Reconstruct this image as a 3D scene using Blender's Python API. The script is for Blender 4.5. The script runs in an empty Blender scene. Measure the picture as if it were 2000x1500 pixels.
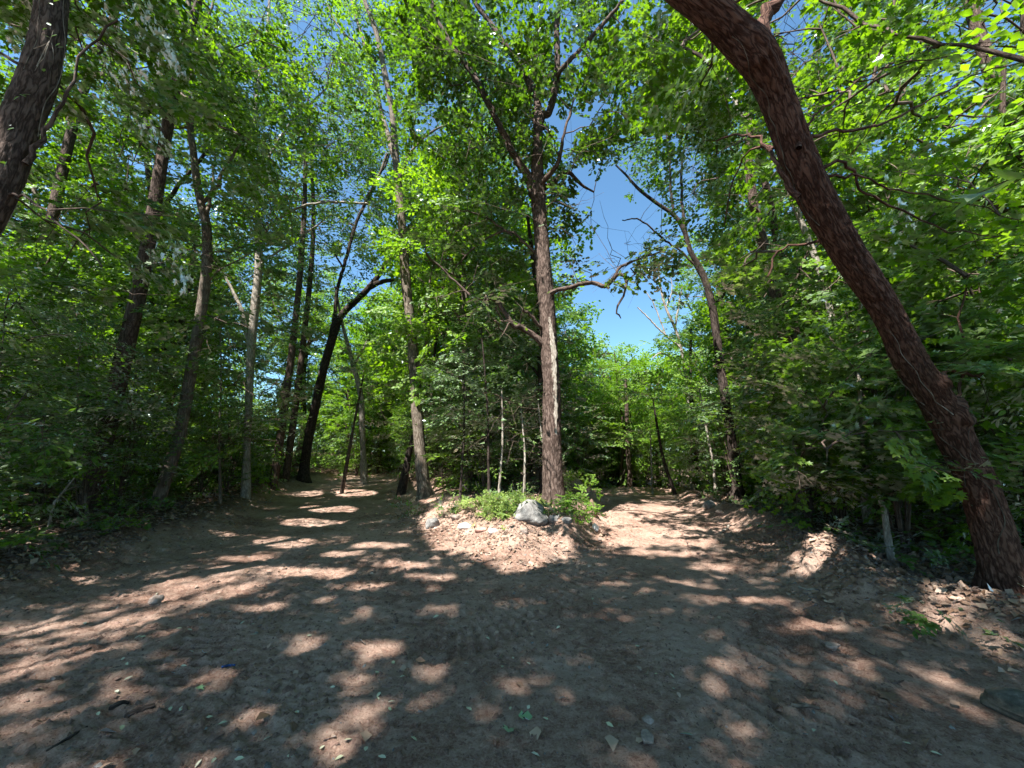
import bpy, math, random
import numpy as np

# ------------------------------------------------------------------ camera, light, exposure
S = bpy.context.scene
C = S.collection
PITCH = math.radians(11.0)
CAMH = 1.6
F = 2000 * 13.0 / 36.0
cam_d = bpy.data.cameras.new('camera'); cam_d.lens = 13.0; cam_d.sensor_width = 36.0
cam_d.clip_start = 0.05; cam_d.clip_end = 600
cam = bpy.data.objects.new('camera', cam_d); C.objects.link(cam)
cam.location = (0, 0, CAMH); cam.rotation_euler = (math.radians(90) + PITCH, 0, 0)
S.camera = cam

SUN_EL = math.radians(58)
SUN_AZ = math.atan2(-0.55, -0.82)            # high, from behind and to the left
SDIR = np.array([math.cos(SUN_EL) * math.sin(SUN_AZ), math.cos(SUN_EL) * math.cos(SUN_AZ), math.sin(SUN_EL)])
W = bpy.data.worlds.new('World'); S.world = W; W.use_nodes = True
nt = W.node_tree
sky = nt.nodes.new('ShaderNodeTexSky'); sky.sky_type = 'NISHITA'; sky.sun_disc = False
sky.sun_elevation = SUN_EL; sky.sun_rotation = SUN_AZ
sky.air_density = 1.0; sky.dust_density = 0.6; sky.ozone_density = 1.0
bg = nt.nodes['Background']; bg.inputs[1].default_value = 0.065
tn = nt.nodes.new('ShaderNodeMix'); tn.data_type = 'RGBA'; tn.blend_type = 'MULTIPLY'; tn.inputs[0].default_value = 1; tn.inputs[7].default_value = (.80, 1.12, 1.20, 1)
nt.links.new(sky.outputs[0], tn.inputs[6]); nt.links.new(tn.outputs[2], bg.inputs[0])
sl = bpy.data.lights.new('sun', 'SUN'); sl.energy = 5.0; sl.angle = math.radians(0.53); sl.color = (1.0, 0.965, 0.91)
so = bpy.data.objects.new('sun', sl); C.objects.link(so)
from mathutils import Vector
so.rotation_euler = Vector(-SDIR).to_track_quat('-Z', 'Y').to_euler()
so.location = (-20, -17, 40)
S.view_settings.view_transform = 'Standard'; S.view_settings.look = 'None'
S.view_settings.exposure = 1.9; S.view_settings.gamma = 1.0; S.view_settings.use_curve_mapping = False
S.cycles.max_bounces = 7; S.cycles.diffuse_bounces = 4; S.cycles.glossy_bounces = 2
S.cycles.transmission_bounces = 5; S.cycles.transparent_max_bounces = 4
S.cycles.caustics_reflective = False; S.cycles.caustics_refractive = False

R = np.random.default_rng(7)
random.seed(7)
sP, cP = math.sin(PITCH), math.cos(PITCH)

def ray(px, py):
    u = (px - 1000) / F; v = (750 - py) / F
    return np.array([u, cP - v * sP, sP + v * cP])
def at(px, py, Y):
    d = ray(px, py)
    return np.array([0, 0, CAMH]) + d * (Y / d[1])
def flat(px, py):
    d = ray(px, py); t = CAMH / -d[2]
    return d[0] * t, d[1] * t
def to_px(p):
    p = np.asarray(p); q = p - np.array([0, 0, CAMH])
    dep = q[..., 1] * cP + q[..., 2] * sP
    up = -q[..., 1] * sP + q[..., 2] * cP
    dd = np.where(dep > 0.05, dep, np.nan)
    return 1000 + F * q[..., 0] / dd, 750 - F * up / dd, dep

# ------------------------------------------------------------------ noise
def _h(ix, iy, iz, s):
    n = (ix.astype(np.int64) * 374761393 + iy.astype(np.int64) * 668265263 + iz.astype(np.int64) * 2147483647 // 7 + s * 974634777) & 0xffffffff
    n = ((n ^ (n >> 13)) * 1274126177) & 0xffffffff
    n = ((n ^ (n >> 16)) * 2246822519) & 0xffffffff
    return ((n ^ (n >> 15)) & 0xffffff) / float(0xffffff)
def noise3(x, y, z, s=0):
    x = np.asarray(x, float); y = np.asarray(y, float); z = np.asarray(z, float) + np.zeros_like(x)
    ix, iy, iz = np.floor(x), np.floor(y), np.floor(z)
    fx, fy, fz = x - ix, y - iy, z - iz
    fx, fy, fz = [t * t * (3 - 2 * t) for t in (fx, fy, fz)]
    r = 0
    for a in (0, 1):
        for b in (0, 1):
            for c in (0, 1):
                w = (fx if a else 1 - fx) * (fy if b else 1 - fy) * (fz if c else 1 - fz)
                r = r + w * _h(ix + a, iy + b, iz + c, s)
    return r
def noise2(x, y, s=0):
    x = np.asarray(x, float); y = np.asarray(y, float)
    ix, iy = np.floor(x), np.floor(y); fx, fy = x - ix, y - iy
    fx = fx * fx * (3 - 2 * fx); fy = fy * fy * (3 - 2 * fy); z = np.zeros_like(ix)
    return ((_h(ix, iy, z, s) * (1 - fx) + _h(ix + 1, iy, z, s) * fx) * (1 - fy)
            + (_h(ix, iy + 1, z, s) * (1 - fx) + _h(ix + 1, iy + 1, z, s) * fx) * fy)
def fbm2(x, y, o=3, s=0):
    r = 0; a = 1; t = 0
    for k in range(o):
        r = r + a * (noise2(x * 2 ** k, y * 2 ** k, s + k) - .5); t += a; a *= .5
    return r / t
def sm(t): t = np.clip(t, 0, 1); return t * t * (3 - 2 * t)

# ------------------------------------------------------------------ mesh and object helpers
def mesh(name, V, Fc, mat=None, smooth=False, uv=None, rnd=None):
    V = np.asarray(V, np.float32).reshape(-1, 3); Fc = np.asarray(Fc, np.int32)
    k = Fc.shape[1]; n = len(Fc)
    me = bpy.data.meshes.new(name)
    me.vertices.add(len(V)); me.vertices.foreach_set('co', V.ravel())
    me.loops.add(n * k); me.loops.foreach_set('vertex_index', Fc.ravel())
    me.polygons.add(n); me.polygons.foreach_set('loop_start', np.arange(0, n * k, k, dtype=np.int32))
    me.polygons.foreach_set('loop_total', np.full(n, k, np.int32))
    if smooth: me.polygons.foreach_set('use_smooth', np.ones(n, bool))
    if uv is not None:
        l = me.uv_layers.new(name='UVMap'); l.data.foreach_set('uv', np.asarray(uv, np.float32)[Fc.ravel()].ravel())
    if rnd is not None:
        for nm, arr in (rnd.items() if isinstance(rnd, dict) else (('rnd', rnd),)):
            a = me.attributes.new(nm, 'FLOAT', 'POINT'); a.data.foreach_set('value', np.asarray(arr, np.float32))
    me.update(calc_edges=True)
    if mat: me.materials.append(mat)
    return me
def link(name, me, parent=None, loc=None):
    o = bpy.data.objects.new(name, me); C.objects.link(o)
    if parent is not None: o.parent = parent
    if loc is not None: o.location = [float(c) for c in loc]
    return o
def tag(o, label=None, cat=None, group=None, kind=None):
    if label: o['label'] = label
    if cat: o['category'] = cat
    if group: o['group'] = group
    if kind: o['kind'] = kind
    return o
def thing(name, loc, label, cat, group=None):
    o = link(name, None, None, loc); o.empty_display_size = .1
    return tag(o, label, cat, group)

def nodes(name):
    m = bpy.data.materials.new(name); m.use_nodes = True
    t = m.node_tree; t.nodes.clear()
    out = t.nodes.new('ShaderNodeOutputMaterial')
    return m, t, out
def N(t, kind, **kw):
    n = t.nodes.new(kind)
    for k, v in kw.items():
        if k.startswith('i_'):
            key = k[2:]; key = int(key) if key.isdigit() else key.replace('_', ' ')
            n.inputs[key].default_value = v
        else: setattr(n, k, v)
    return n
def ramp(t, src, stops, out=0):
    r = t.nodes.new('ShaderNodeValToRGB'); e = r.color_ramp.elements
    while len(e) < len(stops): e.new(0.5)
    for el, (p, c) in zip(e, stops): el.position = p; el.color = (*c, 1)
    t.links.new(src, r.inputs[0]); return r.outputs[0]

# ------------------------------------------------------------------ materials
def leaf_mat(name, dark, mid, lite, trans=0.5, tint=(1.75, 1.9, 0.4), gloss=0.02, rough=.5):
    m, t, out = nodes(name); L = t.links.new
    a = N(t, 'ShaderNodeAttribute', attribute_name='rnd')
    oi = N(t, 'ShaderNodeObjectInfo')
    ad = N(t, 'ShaderNodeMath', operation='MULTIPLY_ADD', i_1=0.25, i_2=-0.125); L(oi.outputs['Random'], ad.inputs[0])
    ad2 = N(t, 'ShaderNodeMath', operation='ADD'); L(ad.outputs[0], ad2.inputs[0]); L(a.outputs['Fac'], ad2.inputs[1])
    col = ramp(t, ad2.outputs[0], [(0, dark), (.5, mid), (1, lite)])
    d = N(t, 'ShaderNodeBsdfDiffuse'); L(col, d.inputs[0])
    mul = N(t, 'ShaderNodeMix', data_type='RGBA', blend_type='MULTIPLY', i_0=1.0); mul.clamp_result = False
    L(col, mul.inputs[6]); mul.inputs[7].default_value = (*tint, 1)
    tr = N(t, 'ShaderNodeBsdfTranslucent'); L(mul.outputs[2], tr.inputs[0])
    mx = N(t, 'ShaderNodeMixShader', i_0=trans); L(d.outputs[0], mx.inputs[1]); L(tr.outputs[0], mx.inputs[2])
    g = N(t, 'ShaderNodeBsdfGlossy', i_Roughness=rough); g.inputs[0].default_value = (.9, .95, 1, 1)
    fr = N(t, 'ShaderNodeFresnel', i_IOR=1.45)
    fm = N(t, 'ShaderNodeMath', operation='MULTIPLY', i_1=gloss / .04); L(fr.outputs[0], fm.inputs[0]); fm.use_clamp = True
    mg = N(t, 'ShaderNodeMixShader'); L(fm.outputs[0], mg.inputs[0]); L(mx.outputs[0], mg.inputs[1]); L(g.outputs[0], mg.inputs[2])
    L(mg.outputs[0], out.inputs[0]); return m
M = {}
M['oak'] = leaf_mat('oak_leaf', (.034, .078, .007), (.070, .145, .010), (.13, .215, .015), .52)
M['maple'] = leaf_mat('maple_leaf', (.045, .10, .008), (.095, .18, .012), (.17, .27, .018), .58)
M['bright'] = leaf_mat('sunlit_tint_leaf', (.09, .18, .012), (.15, .27, .018), (.23, .35, .028), .58)  # brighter leaf green, with the look of sunlight put into the colour
M['shrub'] = leaf_mat('shrub_leaf', (.042, .095, .014), (.080, .165, .020), (.15, .25, .034), .52, gloss=.035)
M['herb'] = leaf_mat('herb_leaf', (.10, .17, .03), (.18, .26, .05), (.30, .36, .09), .4)
M['dead'] = leaf_mat('dead_leaf', (.13, .075, .045), (.25, .16, .11), (.42, .31, .23), .12, (1, .8, .6), .03)
M['pale'] = leaf_mat('pale_leaf', (.42, .44, .26), (.52, .53, .36), (.60, .60, .46), .25, (1, 1, .8), .05)
M['fresh'] = leaf_mat('fallen_green_leaf', (.10, .24, .12), (.13, .28, .14), (.2, .34, .15), .25, (1, 1, .8), .05)

def bark(name, a, b, c, su=1.0, bump=.8, lichen=0.0, pale=None):
    """furrowed bark from UV in metres (u round the trunk, v along it)"""
    m, t, out = nodes(name); L = t.links.new
    uv = N(t, 'ShaderNodeUVMap'); mp = N(t, 'ShaderNodeMapping'); mp.inputs['Scale'].default_value = (46 * su, 9 * su, 1)
    L(uv.outputs[0], mp.inputs[0])
    wn = N(t, 'ShaderNodeTexNoise', i_Scale=.35, i_Detail=4); L(mp.outputs[0], wn.inputs['Vector'])
    ml = N(t, 'ShaderNodeMix', data_type='RGBA', blend_type='ADD', i_0=1.1); L(mp.outputs[0], ml.inputs[6]); L(wn.outputs['Color'], ml.inputs[7])
    fu = N(t, 'ShaderNodeTexNoise', i_Scale=.55, i_Detail=3, i_Roughness=.5, i_Distortion=.4); L(ml.outputs[2], fu.inputs['Vector'])
    f1 = N(t, 'ShaderNodeMath', operation='SUBTRACT', i_1=.5); L(fu.outputs[0], f1.inputs[0])
    v = N(t, 'ShaderNodeMath', operation='ABSOLUTE'); L(f1.outputs[0], v.inputs[0])
    n = N(t, 'ShaderNodeTexNoise', i_Scale=1.7, i_Detail=6, i_Roughness=.65); L(mp.outputs[0], n.inputs['Vector'])
    big = N(t, 'ShaderNodeTexNoise', i_Scale=3.0, i_Detail=3); L(uv.outputs[0], big.inputs['Vector'])
    h = N(t, 'ShaderNodeMath', operation='MULTIPLY_ADD', i_1=.55); L(n.outputs[0], h.inputs[0])
    vv = N(t, 'ShaderNodeMapRange', i_1=0.0, i_2=.13, i_3=0.0, i_4=.42); L(v.outputs[0], vv.inputs[0]); L(vv.outputs[0], h.inputs[2])
    hb = N(t, 'ShaderNodeMath', operation='MULTIPLY_ADD', i_1=.35); L(big.outputs[0], hb.inputs[0]); L(h.outputs[0], hb.inputs[2])
    col = ramp(t, hb.outputs[0], [(.22, a), (.55, b), (.85, c)])
    last = col
    if pale or lichen:
        pn = N(t, 'ShaderNodeTexNoise', i_Scale=2.2, i_Detail=8, i_Roughness=.7)
        mp2 = N(t, 'ShaderNodeMapping'); mp2.inputs['Scale'].default_value = (2.2, 1, 1); L(uv.outputs[0], mp2.inputs[0]); L(mp2.outputs[0], pn.inputs['Vector'])
        msk = N(t, 'ShaderNodeMapRange', i_1=.50, i_2=.66, i_3=0.0, i_4=lichen or .8); L(pn.outputs[0], msk.inputs[0])
        mm = N(t, 'ShaderNodeMix', data_type='RGBA'); L(msk.outputs[0], mm.inputs[0]); L(col, mm.inputs[6]); mm.inputs[7].default_value = (*(pale or (.3, .29, .25)), 1)
        last = mm.outputs[2]
    p = N(t, 'ShaderNodeBsdfPrincipled', i_Roughness=.9); p.inputs['Specular IOR Level'].default_value = .2
    L(last, p.inputs['Base Color'])
    bp = N(t, 'ShaderNodeBump', i_Strength=bump, i_Distance=.02); L(h.outputs[0], bp.inputs['Height']); L(bp.outputs[0], p.inputs['Normal'])
    L(p.outputs[0], out.inputs[0]); return m
M['bark'] = bark('brown_bark', (.012, .008, .006), (.055, .036, .028), (.13, .092, .075))
M['bark_red'] = bark('reddish_bark', (.009, .0045, .0035), (.066, .030, .021), (.16, .085, .062), 1.35, 1.0)
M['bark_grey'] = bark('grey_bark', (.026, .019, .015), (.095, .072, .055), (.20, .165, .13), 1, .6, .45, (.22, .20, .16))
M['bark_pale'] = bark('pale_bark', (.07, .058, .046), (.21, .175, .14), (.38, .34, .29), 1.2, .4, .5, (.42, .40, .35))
M['bark_dark_shade'] = bark('dark_shade_bark', (.008, .006, .005), (.028, .020, .016), (.07, .052, .043))  # dark bark, colour lowered further so trunks in sun look shaded
M['twig'] = bark('twig_bark', (.02, .013, .011), (.06, .04, .032), (.12, .09, .07), 2, .2)

def stone(name, a, b, c, sc=8, bump=.5):
    m, t, out = nodes(name); L = t.links.new
    tc = N(t, 'ShaderNodeTexCoord')
    n1 = N(t, 'ShaderNodeTexNoise', i_Scale=sc, i_Detail=9, i_Roughness=.72); L(tc.outputs['Object'], n1.inputs['Vector'])
    n2 = N(t, 'ShaderNodeTexNoise', i_Scale=sc * 6, i_Detail=5, i_Roughness=.8); L(tc.outputs['Object'], n2.inputs['Vector'])
    s = N(t, 'ShaderNodeMath', operation='MULTIPLY_ADD', i_1=.45); L(n2.outputs[0], s.inputs[0])
    s2 = N(t, 'ShaderNodeMath', operation='MULTIPLY', i_1=.62); L(n1.outputs[0], s2.inputs[0]); L(s2.outputs[0], s.inputs[2])
    col = ramp(t, s.outputs[0], [(.38, a), (.52, b), (.68, c)])
    p = N(t, 'ShaderNodeBsdfPrincipled', i_Roughness=.88); L(col, p.inputs['Base Color'])
    bp = N(t, 'ShaderNodeBump', i_Strength=bump, i_Distance=.02); L(s.outputs[0], bp.inputs['Height']); L(bp.outputs[0], p.inputs['Normal'])
    L(p.outputs[0], out.inputs[0]); return m
M['granite'] = stone('grey_granite', (.05, .047, .043), (.16, .152, .142), (.33, .315, .295), 9, 1.0)
M['white_stone'] = stone('white_stone', (.35, .33, .31), (.6, .58, .55), (.75, .73, .7))
M['red_stone'] = stone('reddish_stone', (.25, .12, .09), (.42, .23, .18), (.5, .33, .26))
M['brown_stone'] = stone('brown_stone', (.10, .075, .06), (.22, .17, .14), (.36, .29, .25))
M['soil_clod'] = stone('soil_clod', (.04, .022, .016), (.13, .076, .056), (.27, .175, .135), 20, .4)
M['tan_wood'] = stone('tan_wood', (.25, .17, .11), (.42, .31, .21), (.55, .43, .3))
M['moss_stone'] = stone('mossy_stone', (.03, .027, .021), (.075, .068, .053), (.16, .145, .12), 6, .8)
def plain(name, c, rough=.7):
    m, t, out = nodes(name)
    p = N(t, 'ShaderNodeBsdfPrincipled', i_Roughness=rough); 
    n = N(t, 'ShaderNodeTexNoise', i_Scale=40, i_Detail=4)
    col = ramp(t, n.outputs[0], [(.3, tuple(k * .6 for k in c)), (.7, c)]); t.links.new(col, p.inputs['Base Color'])
    t.links.new(p.outputs[0], out.inputs[0]); return m
M['blue'] = plain('blue_plastic', (.03, .09, .28), .5)

def ground_mat():
    m, t, out = nodes('forest_ground'); L = t.links.new
    g = N(t, 'ShaderNodeNewGeometry')
    at_ = N(t, 'ShaderNodeAttribute', attribute_name='litter')
    n1 = N(t, 'ShaderNodeTexNoise', i_Scale=.9, i_Detail=7, i_Roughness=.65); L(g.outputs['Position'], n1.inputs['Vector'])
    n2 = N(t, 'ShaderNodeTexNoise', i_Scale=11, i_Detail=8, i_Roughness=.75); L(g.outputs['Position'], n2.inputs['Vector'])
    n3 = N(t, 'ShaderNodeTexNoise', i_Scale=70, i_Detail=6, i_Roughness=.75); L(g.outputs['Position'], n3.inputs['Vector'])
    a = N(t, 'ShaderNodeMath', operation='ADD'); L(n1.outputs[0], a.inputs[0]); L(n2.outputs[0], a.inputs[1])
    b = N(t, 'ShaderNodeMath', operation='MULTIPLY_ADD', i_1=.7); L(n3.outputs[0], b.inputs[0]); L(a.outputs[0], b.inputs[2]); b.inputs[1].default_value = .95
    hf = N(t, 'ShaderNodeMath', operation='MULTIPLY', i_1=.34); L(b.outputs[0], hf.inputs[0])
    dirt = ramp(t, hf.outputs[0], [(.35, (.085, .042, .030)), (.44, (.265, .150, .108)), (.52, (.48, .325, .25)), (.63, (.59, .445, .355))])
    v = N(t, 'ShaderNodeTexVoronoi', i_Scale=17, i_Randomness=1.0); L(g.outputs['Position'], v.inputs['Vector'])
    lit = ramp(t, v.outputs['Color'], [(.1, (.035, .022, .015)), (.5, (.10, .06, .042)), (.85, (.20, .13, .09)), (1, (.28, .2, .15))])
    mx = N(t, 'ShaderNodeMix', data_type='RGBA'); L(at_.outputs['Fac'], mx.inputs[0]); L(dirt, mx.inputs[6]); L(lit, mx.inputs[7])
    p = N(t, 'ShaderNodeBsdfPrincipled', i_Roughness=.95); p.inputs['Specular IOR Level'].default_value = .15
    L(mx.outputs[2], p.inputs['Base Color'])
    hh = N(t, 'ShaderNodeMath', operation='MULTIPLY_ADD', i_1=.5); L(n3.outputs[0], hh.inputs[0]); L(n2.outputs[0], hh.inputs[2])
    bp = N(t, 'ShaderNodeBump', i_Strength=1.0, i_Distance=.08); L(hh.outputs[0], bp.inputs['Height']); L(bp.outputs[0], p.inputs['Normal'])
    L(p.outputs[0], out.inputs[0]); return m
M['ground'] = ground_mat()

# ------------------------------------------------------------------ terrain
def pxw(lst): return [flat(*p) for p in lst]
OUTER = np.array([(-60, -6), (-9, -2), (-7.5, 2)] + pxw([(0, 1190), (90, 1150), (200, 1112), (330, 1062), (440, 1040), (505, 990), (540, 965), (620, 947), (690, 936)])
                 + [(-13, 29), (-16, 31), (-15, 33), (-10.5, 30)]
                 + pxw([(760, 936), (768, 965)]) + [(-2.1, 14), (3.0, 14.2)] + pxw([(1180, 990)]) + [(1.9, 15.5), (2.6, 18), (7.5, 18)]
                 + pxw([(1345, 990), (1400, 1010), (1455, 1032), (1500, 1065), (1535, 1095), (1590, 1135), (1650, 1190), (1780, 1215), (2000, 1275)]) + [(5.6, 1.5), (7, -2), (60, -6)])
ISL = np.array(pxw([(762, 934), (768, 962), (762, 1000), (800, 1040), (880, 1078), (960, 1112), (1050, 1114), (1130, 1080), (1182, 1052), (1176, 1010), (1170, 988)]) + [(1.9, 15.5), (1.0, 30), (-6.0, 32)])
def sdf(P_, x, y):
    """signed distance, negative inside"""
    d = np.full(x.shape, 1e9); ins = np.zeros(x.shape, bool); n = len(P_)
    for i in range(n):
        ax, ay = P_[i]; bx, by = P_[(i + 1) % n]
        ex, ey = bx - ax, by - ay; wx, wy = x - ax, y - ay
        t = np.clip((wx * ex + wy * ey) / (ex * ex + ey * ey + 1e-12), 0, 1)
        d = np.minimum(d, (wx - t * ex) ** 2 + (wy - t * ey) ** 2)
        c = ((ay <= y) & (by > y)) | ((by <= y) & (ay > y))
        xi = ax + (y - ay) / (by - ay + 1e-12) * ex
        ins ^= c & (x < xi)
    d = np.sqrt(d); return np.where(ins, -d, d)
def curve(pts, n=60):
    pts = [np.array(p, float) for p in pts]; p = [2 * pts[0] - pts[1]] + pts + [2 * pts[-1] - pts[-2]]
    o = []
    for i in range(1, len(p) - 2):
        for t in np.linspace(0, 1, n, endpoint=False):
            o.append(.5 * ((2 * p[i]) + (p[i + 1] - p[i - 1]) * t + (2 * p[i - 1] - 5 * p[i] + 4 * p[i + 1] - p[i + 2]) * t * t + (3 * p[i] - p[i - 1] - 3 * p[i + 1] + p[i + 2]) * t ** 3))
    o.append(p[-2]); return np.array(o)
TRACKS = [pxw([(1430, 1500), (1500, 1330), (1480, 1180), (1380, 1080), (1270, 1010)]), pxw([(860, 1265), (970, 1230), (1110, 1150), (1210, 1070), (1235, 1010)]),
          pxw([(150, 1500), (330, 1350), (470, 1180), (600, 1040), (690, 960)]), pxw([(1720, 1500), (1620, 1320), (1560, 1200)])]
TRACKS = [curve(t, 14) for t in TRACKS]

def terrain(x, y, fine=True):
    x = np.atleast_1d(np.asarray(x, float)); y = np.atleast_1d(np.asarray(y, float))
    wob = .28 * fbm2(x * 1.3 + 9, y * 1.3, 3, 3) + .06 * fbm2(x * 6, y * 6, 2, 5)
    do = sdf(OUTER, x, y) + wob; di = -sdf(ISL, x, y) + wob
    r = np.hypot(x, y)
    z = np.zeros_like(x)
    z += .022 * np.clip(y - 13, 0, 30) * sm((1.0 - x) / 3)                       # the left track climbs a little
    z -= .055 * np.clip(y - 15.5, 0, 30) * sm((x - 1.5) / 3)                      # the right one drops away
    left = sm((.5 - x) / 2)
    bank = sm(do / .75) * (.30 * left + .13 * (1 - left)) * (do > 0)
    bank += (do > 0) * np.clip(do, 0, 22) * (.055 * left + .0 * (1 - left))
    berm = .20 * np.exp(-((do - .35) / .42) ** 2) * (1 - left) * sm((x - 1.5)) * (.5 + noise2(x * 1.1, y * 1.1, 8)) + .12 * np.exp(-((do - .1) / .3) ** 2) * left
    near = sm((30 - r) / 10)
    z += bank + berm * near
    steep = sm((x - .55) / .5)
    wi = 1.9 * (1 - steep) + .65 * steep
    isl = (di > 0) * (.46 * sm(di / wi) + .02 * np.clip(di, 0, 6))
    z += isl
    z += 1.25 * np.exp(-(((x - 1.75) / 1.15) ** 2 + ((y - 15.2) / 1.5) ** 2))     # sandy hump behind the island
    z += .20 * np.exp(-(((x - flat(1600, 1120)[0]) / .6) ** 2 + ((y - flat(1600, 1120)[1]) / .5) ** 2))
    z += .05 * fbm2(x * .7, y * .7, 3, 11) * sm((60 - r) / 20)
    if fine:
        rough = .26 + .7 * sm((noise2(x * .5 + 3, y * .5, 21) - .4) / .3) + .8 * np.exp(-(np.minimum(np.abs(do), np.abs(di)) / .5) ** 2)
        f1 = fbm2(x * 3.2, y * 3.2, 3, 31); f2 = np.abs(fbm2(x * 9, y * 9, 3, 41)); f3 = fbm2(x * 26, y * 26, 2, 51)
        z += rough * (.06 * f1 + .075 * f2 + .036 * f3) * sm((34 - r) / 10)
        for k, T in enumerate(TRACKS):
            seg = T[1:] - T[:-1]; ln = np.hypot(seg[:, 0], seg[:, 1]); cum = np.r_[0, np.cumsum(ln)]
            idx = np.where((x > T[:, 0].min() - .5) & (x < T[:, 0].max() + .5) & (y > T[:, 1].min() - .5) & (y < T[:, 1].max() + .5))[0]
            if not len(idx): continue
            best = np.full(len(idx), 9.); lat = np.zeros(len(idx)); al = np.zeros(len(idx))
            for s in range(len(seg)):
                wx = x[idx] - T[s, 0]; wy = y[idx] - T[s, 1]; t = np.clip((wx * seg[s, 0] + wy * seg[s, 1]) / ln[s] ** 2, 0, 1)
                dd = np.hypot(wx - t * seg[s, 0], wy - t * seg[s, 1]); b = dd < best
                best[b] = dd[b]; al[b] = (cum[s] + t * ln[s])[b]; lat[b] = ((wx * seg[s, 1] - wy * seg[s, 0]) / ln[s])[b]
            wth = .27; m = sm((wth - best) / .05)
            keep = sm((noise2(x[idx] * .9, y[idx] * .9, 60 + k) - .2) / .2) * (1.7 if k in (0, 3) else 1.1)
            cle = np.sin((al + .45 * lat) * 2 * math.pi / .13)
            z[idx] += keep * (m * (-.011 + .010 * np.clip(cle * 2.2, -1, 1) * (.4 + 1.2 * noise2(x[idx] * 5, y[idx] * 5, 66))) + .010 * np.exp(-((best - wth - .06) / .05) ** 2))
    lm = np.maximum(sm((do - .15) / .6), sm((di - 1.1 * (1 - steep) - .35) / .8))
    lm = lm * (1 - np.exp(-(((x - 2.0) / 1.9) ** 2 + ((y - 14.6) / 2.6) ** 2) * 1.2))
    return z, lm, do, di
def H(x, y):
    return terrain(x, y)[0]
def hit(px, py):
    """where the view ray through a photo pixel meets the ground"""
    d = ray(px, py); t = np.geomspace(1.2, 80, 1500)
    P_ = np.array([0, 0, CAMH]) + t[:, None] * d
    z = H(P_[:, 0], P_[:, 1]); k = np.argmax(P_[:, 2] < z)
    if not (P_[:, 2] < z).any(): k = len(t) - 1
    return np.array([P_[k, 0], P_[k, 1], z[k]])

def build_ground():
    r = np.r_[0.3, np.linspace(.8, 1.75, 8), np.geomspace(1.82, 10, 285), np.geomspace(10.15, 40, 90), np.geomspace(42, 420, 26)]
    th = np.r_[np.linspace(-1.12, 1.12, 440), np.linspace(1.16, 2 * math.pi - 1.16, 90)]
    RR, TT = np.meshgrid(r, th, indexing='ij'); x = RR * np.sin(TT); y = RR * np.cos(TT)
    z, lm, _, _ = terrain(x.ravel(), y.ravel())
    V = np.c_[x.ravel(), y.ravel(), z]
    nr, na = RR.shape; i, j = np.meshgrid(np.arange(nr - 1), np.arange(na), indexing='ij'); j2 = (j + 1) % na
    Fq = np.c_[(i * na + j).ravel(), (i * na + j2).ravel(), ((i + 1) * na + j2).ravel(), ((i + 1) * na + j).ravel()][:, ::-1]
    c = len(V); V = np.vstack([V, [[0, 0, float(H(0, 0)[0])]]])
    cap = np.c_[np.full(na, c), (np.arange(na) + 1) % na, np.arange(na), np.arange(na)]
    Ft = np.vstack([np.c_[Fq[:, 0], Fq[:, 1], Fq[:, 2]], np.c_[Fq[:, 0], Fq[:, 2], Fq[:, 3]], cap[:, :3]])
    me = mesh('ground', V, Ft, M['ground'], True, rnd={'litter': np.r_[lm, 0]})
    tag(link('ground', me), kind='structure')
build_ground()

# ------------------------------------------------------------------ tubes
def norm(v): return v / (np.linalg.norm(v, axis=-1, keepdims=True) + 1e-12)
def tube(pts, rad, sides=8, rough=0.0, seed=0, cap=True):
    pts = np.asarray(pts, float); rad = np.asarray(rad, float); n = len(pts)
    T = norm(np.gradient(pts, axis=0))
    back = norm(pts[0] * [1, 1, 0] + [0, 1e-3, 0])                # put the seam on the side away from the camera
    u = np.empty_like(T); a = back - T[0] * np.dot(back, T[0])
    if np.linalg.norm(a) < .05: a = np.cross(T[0], [0, 0, 1.])
    u[0] = norm(a)
    for k in range(1, n):
        a = u[k - 1] - T[k] * np.dot(u[k - 1], T[k]); u[k] = norm(a)
    w = np.cross(T, u)
    ang = np.linspace(0, 2 * math.pi, sides + 1)
    L_ = np.r_[0, np.cumsum(np.linalg.norm(np.diff(pts, axis=0), axis=1))]
    rr = rad[:, None] * np.ones(sides + 1)
    if rough > 0:
        cx, cy = np.cos(ang)[None] * rr, np.sin(ang)[None] * rr; Lz = L_[:, None] + 0 * rr
        k = 50
        f = np.abs(noise3(cx * k + 3 * noise3(cx * 9, cy * 9, Lz * 5, seed + 5), cy * k, Lz * 7 + 2.2 * noise3(cx * 22, cy * 22, Lz * 9, seed + 8), seed) - .5) * 2
        g = noise3(cx * 5, cy * 5, Lz * 1.6, seed + 2) - .5
        h = noise3(cx * 75, cy * 75, Lz * 30, seed + 3) - .5
        f = sm(f * 2.2)
        rr = rr + rough * (f - .6) + g * rad[:, None] * .16 + h * rough * .35
    if rough > 0 and rad[0] > .1: rr = rr * (1 + 1.3 * np.exp(-np.clip(Lz - .30, 0, 9) / .30) * np.clip(noise3(np.cos(ang)[None] * 2.1 + 7 + 0 * rr, np.sin(ang)[None] * 2.1 + 0 * rr, seed + 0 * rr, seed + 11) - .35, 0, 1))
    V = pts[:, None] + rr[..., None] * (np.cos(ang)[None, :, None] * u[:, None] + np.sin(ang)[None, :, None] * w[:, None])
    UV = np.stack([ang[None] * rad[:, None].mean() + 0 * rr, L_[:, None] + 0 * rr], -1)
    m = sides + 1; i, j = np.meshgrid(np.arange(n - 1), np.arange(sides), indexing='ij')
    Fq = np.c_[(i * m + j).ravel(), (i * m + j + 1).ravel(), ((i + 1) * m + j + 1).ravel(), ((i + 1) * m + j).ravel()]
    return V.reshape(-1, 3), Fq, UV.reshape(-1, 2)
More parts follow.
